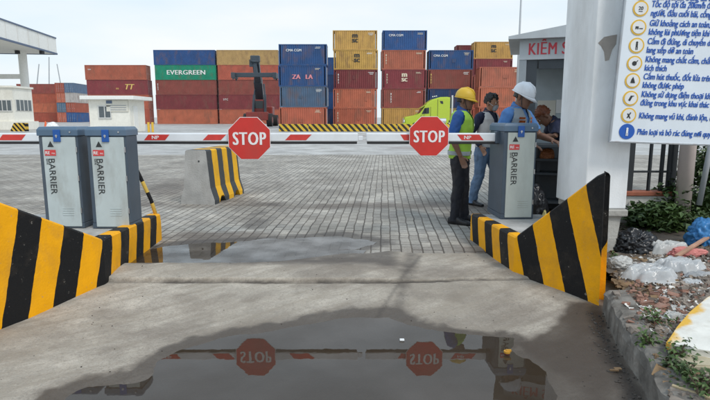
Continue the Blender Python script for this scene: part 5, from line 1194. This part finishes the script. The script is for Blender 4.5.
    for s in (-1, 1):
        bm = bmesh.new(); ball(bm, Hd((.084, s * .031, .112)), .0115, 2); e = link('eye', bm, m_white, t, smooth=True)
        bm = bmesh.new(); ball(bm, Hd((.0925, s * .032, .111)), .0058, 2); link('iris', bm, m_ink, e)
        # shoes
        yaw = cfg.get('foot_yaw', {}).get(s, 0); fd = V((math.cos(yaw), math.sin(yaw), 0)); fl = V((-fd.y, fd.x, 0)); f0 = V((an[s].x, an[s].y, an[s].z - .08)); Z = V((0, 0, 1))
        bm = bmesh.new(); loft(bm, [(f0 - fd * .085 + Z * .045, fl * .030, Z * .040, 3), (f0 - fd * .05 + Z * .052, fl * .042, Z * .052, 3), (f0 + fd * .03 + Z * .055, fl * .046, Z * .055, 3), (f0 + fd * .10 + Z * .036, fl * .051, Z * .036, 3), (f0 + fd * .17 + Z * .030, fl * .050, Z * .030, 3), (f0 + fd * .215 + Z * .022, fl * .030, Z * .020, 3)], 16)
        tube(bm, [f0 + Z * .04, f0 + Z * .12], [.052, .050], 14); remesh_obj('shoe', bm, cfg.get('shoe', m_shoe), t, .006, 2)
    # ---- trousers
    bm = bmesh.new(); loft(bm, torso_rings(.014, .80, 1.00), 24); tr = cfg.get('leg_loose', 1.0)
    for s in (-1, 1):
        k = kn[s]; a = an[s]
        tube(bm, [hp[s] + V((0, 0, .03)), hp[s].lerp(k, .25), hp[s].lerp(k, .7), k, k.lerp(a, .35) + V((-.012, 0, 0)), k.lerp(a, .75) + V((-.006, 0, 0)), a + V((0, 0, -.02)), a + V((0.0, 0, -.045))], [.104, .102 * tr, .082 * tr, .074 * tr, .073 * tr, .064 * tr, .062 * tr, .066 * tr], 16)
    remesh_obj('trousers', bm, cfg['trousers'], t, .008, 2, .010, 13, 3)
    # ---- shirt
    bm = bmesh.new(); loft(bm, torso_rings(.012, cfg.get('hem', .88), 1.435), 24); slv = cfg.get('sleeve', 1.0)
    for s in (-1, 1):
        a, b, c = sh[s], el[s], ha[s]
        if slv >= 2: tube(bm, [a - V((0, s * .05, 0)), a + (b - a) * .1, a.lerp(b, .5), b, b.lerp(c, .4), b.lerp(c, .92)], [.062, .067, .060, .053, .050, .042], 14)
        else: tube(bm, [a - V((0, s * .05, 0)), a + (b - a) * .1, a.lerp(b, .5), a.lerp(b, slv)], [.062, .068, .066, .062], 14)
    remesh_obj('shirt', bm, cfg['shirt'], t, .008, 2, .009, 15, 8)
    bm = bmesh.new(); tube(bm, [U((-.005, 0, 1.425)), U((-.004, 0, 1.445)), U((.004, 0, 1.462))], [.072, .068, .066], 18); link('collar', bm, cfg['shirt'], t, smooth=True)
    # ---- vest, open in front, with bands
    if 'vest' in cfg:
        bm = bmesh.new(); loft(bm, torso_rings(.030, cfg.get('vest_hem', .84), 1.43, .97, 2.4), 40); 
        me = bpy.data.meshes.new('v'); bmesh.ops.recalc_face_normals(bm, faces=bm.faces[:]); bm.to_mesh(me); bm.free()
        o = bpy.data.objects.new('tmp', me); COL.objects.link(o); md = o.modifiers.new('r', 'REMESH'); md.mode = 'VOXEL'; md.voxel_size = .0075; bpy.context.view_layer.update()
        m2 = bpy.data.meshes.new_from_object(o.evaluated_get(bpy.context.evaluated_depsgraph_get())); bpy.data.objects.remove(o); bm = bmesh.new(); bm.from_mesh(m2)
        Ri = Rl.inverted(); dele = []
        for f in bm.faces:
            c = f.calc_center_median(); q = Ri @ (c - V((0, 0, hipz))) + V((0, 0, hipz)) if c.z > hipz or lean else c
            if q.z > 1.425 or q.z < cfg.get('vest_hem', .84) + .006: dele.append(f); continue
            if q.x > .02 and abs(q.y) < .006 + max(0, (q.z - 1.12)) * cfg.get('vgap', .26): dele.append(f); continue
            if q.z > 1.375 and math.hypot(q.x, q.y) < .082: dele.append(f); continue
            for s in (-1, 1):
                dx, dz = q.x + .01, q.z - 1.33
                if s * q.y > .13 and (dx / .075) ** 2 + (dz / .095) ** 2 < 1: dele.append(f); break
        bmesh.ops.delete(bm, geom=dele, context='FACES')
        for v in bm.verts:
            n_ = noise.noise(v.co * 11); v.co += v.normal * .005 * n_
        bmesh.ops.solidify(bm, geom=bm.faces[:], thickness=.004)
        link('vest', bm, cfg['vest'], t, smooth=True)
        for z0, z1, mb in cfg.get('bands', ()):
            bm = bmesh.new(); n = 48; prev = None
            a = float(np.interp((z0 + z1) / 2, [q[0] for q in torso], [q[1] for q in torso])) + .038; b = float(np.interp((z0 + z1) / 2, [q[0] for q in torso], [q[2] for q in torso])) * .97 + .038
            for k in range(n + 1):
                th = R(14) + (2 * math.pi - R(28)) * k / n; ct, st = math.cos(th), math.sin(th); e = 2 / 2.4
                x, y = a * math.copysign(abs(ct) ** e, ct), b * math.copysign(abs(st) ** e, st)
                if z0 < 1.40 and z1 > 1.25 and abs(y) > .15: prev = None; continue
                pr_ = (bm.verts.new(U((x, y, z0))), bm.verts.new(U((x, y, z1))))
                if prev: bm.faces.new((prev[0], pr_[0], pr_[1], prev[1]))
                prev = pr_
            bmesh.ops.solidify(bm, geom=bm.faces[:], thickness=.003); link('reflective_band', bm, mb, t, smooth=True)
    # ---- helmet or hair
    if cfg.get('helmet'):
        bm = bmesh.new(); hr = [(.118, .128, .108), (.135, .126, .106), (.165, .120, .100), (.195, .106, .088), (.22, .082, .068), (.238, .048, .040), (.245, .015, .012)]
        loft(bm, [(Hd((-.006 - (z - .118) * .08, 0, z)), hx * a, hy * b) for z, a, b in hr], 32)
        n = 32; r0 = []; r1 = []; r2 = []
        for k in range(n):
            th = 2 * math.pi * k / n; ct, st = math.cos(th), math.sin(th); ext = .012 + .042 * max(0, ct) ** 1.5
            r0.append(bm.verts.new(Hd((-.006 + .126 * ct, .106 * st, .124)))); r1.append(bm.verts.new(Hd((-.006 + (.128 + ext) * ct, (.108 + ext * .6) * st, .114 - .022 * max(0, ct))))); r2.append(bm.verts.new(Hd((-.006 + .120 * ct, .100 * st, .112))))
        for k in range(n):
            j = (k + 1) % n; bm.faces.new((r0[k], r0[j], r1[j], r1[k])); bm.faces.new((r1[k], r1[j], r2[j], r2[k]))
        tube(bm, [Hd((.105, 0, .178)), Hd((.07, 0, .228)), Hd((0, 0, .250)), Hd((-.075, 0, .228)), Hd((-.115, 0, .178))], .011, 8)
        hm = link('hard_hat', bm, cfg['helmet'], t, smooth=True)
        bm = bmesh.new(); tube(bm, [Hd((.01, -.09, .115)), Hd((.03, -.075, .05)), Hd((.06, -.03, -.018)), Hd((.065, .03, -.018)), Hd((.03, .075, .05)), Hd((.01, .09, .115))], .004, 6); link('chin_strap', bm, m_ink, hm)
        hl = .118
    bm = bmesh.new()
    hairtop = [(.075, .093, .079, -.012), (.11, .098, .081, -.012), (.15, .104, .086, -.010), (.19, .100, .084, -.010), (.22, .080, .068, -.010), (.242, .045, .04, -.008)]
    if cfg.get('helmet'): hairtop = [(.06, .088, .0745, -.016), (.09, .094, .079, -.014), (.125, .098, .081, -.012)]
    loft(bm, [(Hd((ox, 0, z)), hx * a, hy * b) for z, a, b, ox in hairtop], 24)
    fr = .045 if cfg.get('helmet') else .062
    Rhi = Rh.inverted()
    bmesh.ops.subdivide_edges(bm, edges=bm.edges[:], cuts=2, use_grid_fill=True); dele = []
    for f in bm.faces:
        q = Rhi @ (f.calc_center_median() - hb)
        if q.x > .01 + (q.z - .075) * .35 and q.z < .165 + .02 * math.sin(q.y * 60): dele.append(f)
        elif q.x > -.03 and q.z < .10: dele.append(f)
    bmesh.ops.delete(bm, geom=dele, context='FACES')
    for v in bm.verts: v.co += (v.co - Hd((0, 0, .1))).normalized() * ((.006 if cfg.get('helmet') else .020) * noise.noise(v.co * 45) + (.004 if cfg.get('helmet') else .011) * noise.noise(v.co * 110))
    bmesh.ops.solidify(bm, geom=bm.faces[:], thickness=.004)
    link('hair', bm, cfg.get('hair', m_hair), t, smooth=True)
    if cfg.get('mask'):
        bm = bmesh.new(); rows_ = []
        for z, rad, half in ((.088, .112, R(38)), (.07, .119, R(50)), (.04, .113, R(56)), (.012, .104, R(52)), (-.008, .085, R(44))):
            rows_.append([bm.verts.new(Hd((rad * math.cos(a) * 1.0 + .004, rad * math.sin(a) * .80, z - .004 * abs(a)))) for a in np.linspace(-half, half, 11)])
        for i in range(4):
            for k in range(10): bm.faces.new((rows_[i][k], rows_[i][k + 1], rows_[i + 1][k + 1], rows_[i + 1][k]))
        bmesh.ops.solidify(bm, geom=bm.faces[:], thickness=.003); mk = link('face_mask', bm, m_mask, t, smooth=True)
        bm = bmesh.new()
        for s in (-1, 1): tube(bm, [Hd((.07, s * .07, .065)), Hd((.03, s * .079, .085)), Hd((-.01, s * .086, .10))], .0025, 5)
        link('ear_loop', bm, m_mask, mk)
    if cfg.get('badge'):
        s = -1; p = sh[s].lerp(el[s], .55); bm = bmesh.new(); d = cfg['badge']; disc(bm, V(p) + V((0.0, -.066, 0)), .030, .008, 20); link('sleeve_badge', bm, m_white, t)
    if cfg.get('pocket'):
        for s in (-1, 1):
            bm = bmesh.new(); box(bm, U((.152, s * .085, 1.12)), (.012, .09, .09), Rl, bev=.004); link('pocket', bm, cfg['vest'], t)
    t.scale = (sc, sc, sc)
    return t
m_mask = mat('mask_white', (.66, .70, .75), .8, var=.05)
m_blue_sh = mat('shirt_royal_blue', (.020, .095, .33), .8, var=.12, bump=.5, bscale=38, dirt=(.14, .12, .10), dirt_amt=.22, dirt_scale=6)
m_sky_sh = mat('shirt_sky_blue', (.075, .20, .46), .8, var=.12, bump=.5, bscale=38, dirt=(.14, .12, .10), dirt_amt=.22, dirt_scale=6)
m_navy_sh = mat('shirt_navy', (.012, .018, .05), .8, var=.15, bump=.5, bscale=38, dirt=(.14, .12, .10), dirt_amt=.22, dirt_scale=6)
m_hiviz = mat('vest_lime', (.36, .62, .06), .7, var=.10, bump=.5, bscale=38, dirt=(.14, .12, .10), dirt_amt=.22, dirt_scale=6)
m_gvest = mat('vest_grey', (.25, .28, .30), .8, var=.10, bump=.5, bscale=38, dirt=(.14, .12, .10), dirt_amt=.22, dirt_scale=6)
m_lvest = mat('vest_pale_grey', (.56, .54, .53), .8, var=.10, bump=.5, bscale=38, dirt=(.14, .12, .10), dirt_amt=.22, dirt_scale=6)
m_refl = mat('reflective_tape_silver', (.62, .64, .66), .3, var=.05)
m_reflo = mat('reflective_tape_orange', (.92, .24, .05), .5, var=.05)
m_jean = mat('jeans_blue', (.125, .20, .32), .85, var=.25, nscale=8, bump=.5, bscale=38, dirt=(.14, .12, .10), dirt_amt=.22, dirt_scale=6)
m_blackt = mat('trousers_black', (.012, .013, .02), .8, var=.2, bump=.5, bscale=38, dirt=(.14, .12, .10), dirt_amt=.22, dirt_scale=6)
m_greyt = mat('trousers_grey', (.06, .065, .075), .8, var=.2)
m_yhat = mat('helmet_yellow', (.72, .45, .03), .45, var=.08, dirt=(.4, .3, .15), dirt_amt=.3, dirt_scale=9)
m_what = mat('helmet_white', (.74, .77, .81), .45, var=.05, dirt=(.45, .42, .4), dirt_amt=.3, dirt_scale=9)
V = Vector
g = P(459, 223, .012)
person('man in yellow hard hat, lime safety vest and black trousers beside the right arm', (g.x - .02, g.y, .014), R(-20), dict(skin=m_skin2, scale=1.0, lean=R(2), head_pitch=R(9), head_yaw=R(-4),
    elbow={-1: (-.06, -.235, 1.10), 1: (-.07, .22, 1.10)}, hand={-1: (.05, -.225, .87), 1: (.02, .20, .87)}, knee={-1: (.02, -.095, .47), 1: (.05, .10, .47)}, ankle={-1: (-.02, -.10, .08), 1: (.07, .11, .08)},
    foot_yaw={-1: R(-12), 1: R(8)}, palm={-1: (1, 0, 0), 1: (1, 0, 0)}, curl={-1: 1, 1: -1}, trousers=m_blackt, shirt=m_blue_sh, sleeve=.86, vest=m_hiviz, vest_hem=.83, bands=[(.88, .93, m_refl), (1.05, 1.10, m_refl)], helmet=m_yhat))
g = P(483.5, 205.5, .012)
person('man with black hair, white face mask, pale vest over navy sleeves and jeans', (g.x, g.y, .014), R(-48), dict(skin=m_skin, scale=1.0, lean=R(3), head_pitch=R(10), head_yaw=R(12),
    elbow={-1: (-.09, -.24, 1.11), 1: (-.03, .23, 1.10)}, hand={-1: (.07, -.225, .91), 1: (.14, .19, .93)}, knee={-1: (-.03, -.10, .47), 1: (.16, .08, .48)}, ankle={-1: (-.13, -.11, .08), 1: (.13, .10, .08)},
    foot_yaw={-1: R(-8), 1: R(5)}, palm={-1: (1, 0, 0), 1: (1, 0, 0)}, curl={-1: 1, 1: -1}, trousers=m_jean, leg_loose=1.08, shirt=m_navy_sh, sleeve=2, vest=m_lvest, vest_hem=.90, mask=True, badge=True))
g = D(512, 150, 6.15)
person('man in white hard hat and grey vest with orange bands at the booth counter', (g.x - .02, 6.12, .014), R(-44), dict(skin=m_skin2, scale=1.02, lean=R(6), head_pitch=R(22), head_yaw=R(8),
    elbow={-1: (-.02, -.235, 1.09), 1: (.20, .25, 1.12)}, hand={-1: (.26, -.12, 1.03), 1: (.40, .16, 1.07)}, knee={-1: (.04, -.10, .47), 1: (.08, .10, .47)}, ankle={-1: (-.04, -.11, .08), 1: (.03, .11, .08)},
    palm={-1: (0, 1, 0), 1: (0, -1, 0)}, curl={-1: -1, 1: 1}, trousers=m_navy_sh, shirt=m_sky_sh, sleeve=.84, vest=m_gvest, vest_hem=.88, bands=[(1.26, 1.30, m_reflo), (1.315, 1.335, m_reflo)], vgap=.16, helmet=m_what))
g = D(541, 114, 7.22)
person('person with reddish hair bent over the counter inside the booth', BP(.80, .52, .0), R(172), dict(skin=m_skin2, scale=1.0, lean=R(40), head_pitch=R(35), head_yaw=R(0),
    elbow={-1: (.35, -.26, 1.12), 1: (.35, .26, 1.12)}, hand={-1: (.52, -.10, 1.09), 1: (.52, .10, 1.09)}, knee={-1: (.04, -.10, .50), 1: (.06, .10, .50)}, ankle={-1: (-.02, -.11, .14), 1: (.0, .11, .14)},
    palm={-1: (0, 1, 0), 1: (0, -1, 0)}, curl={-1: -1, 1: 1}, trousers=m_blackt, shirt=m_navy_sh, sleeve=.9, hair=m_hairr))
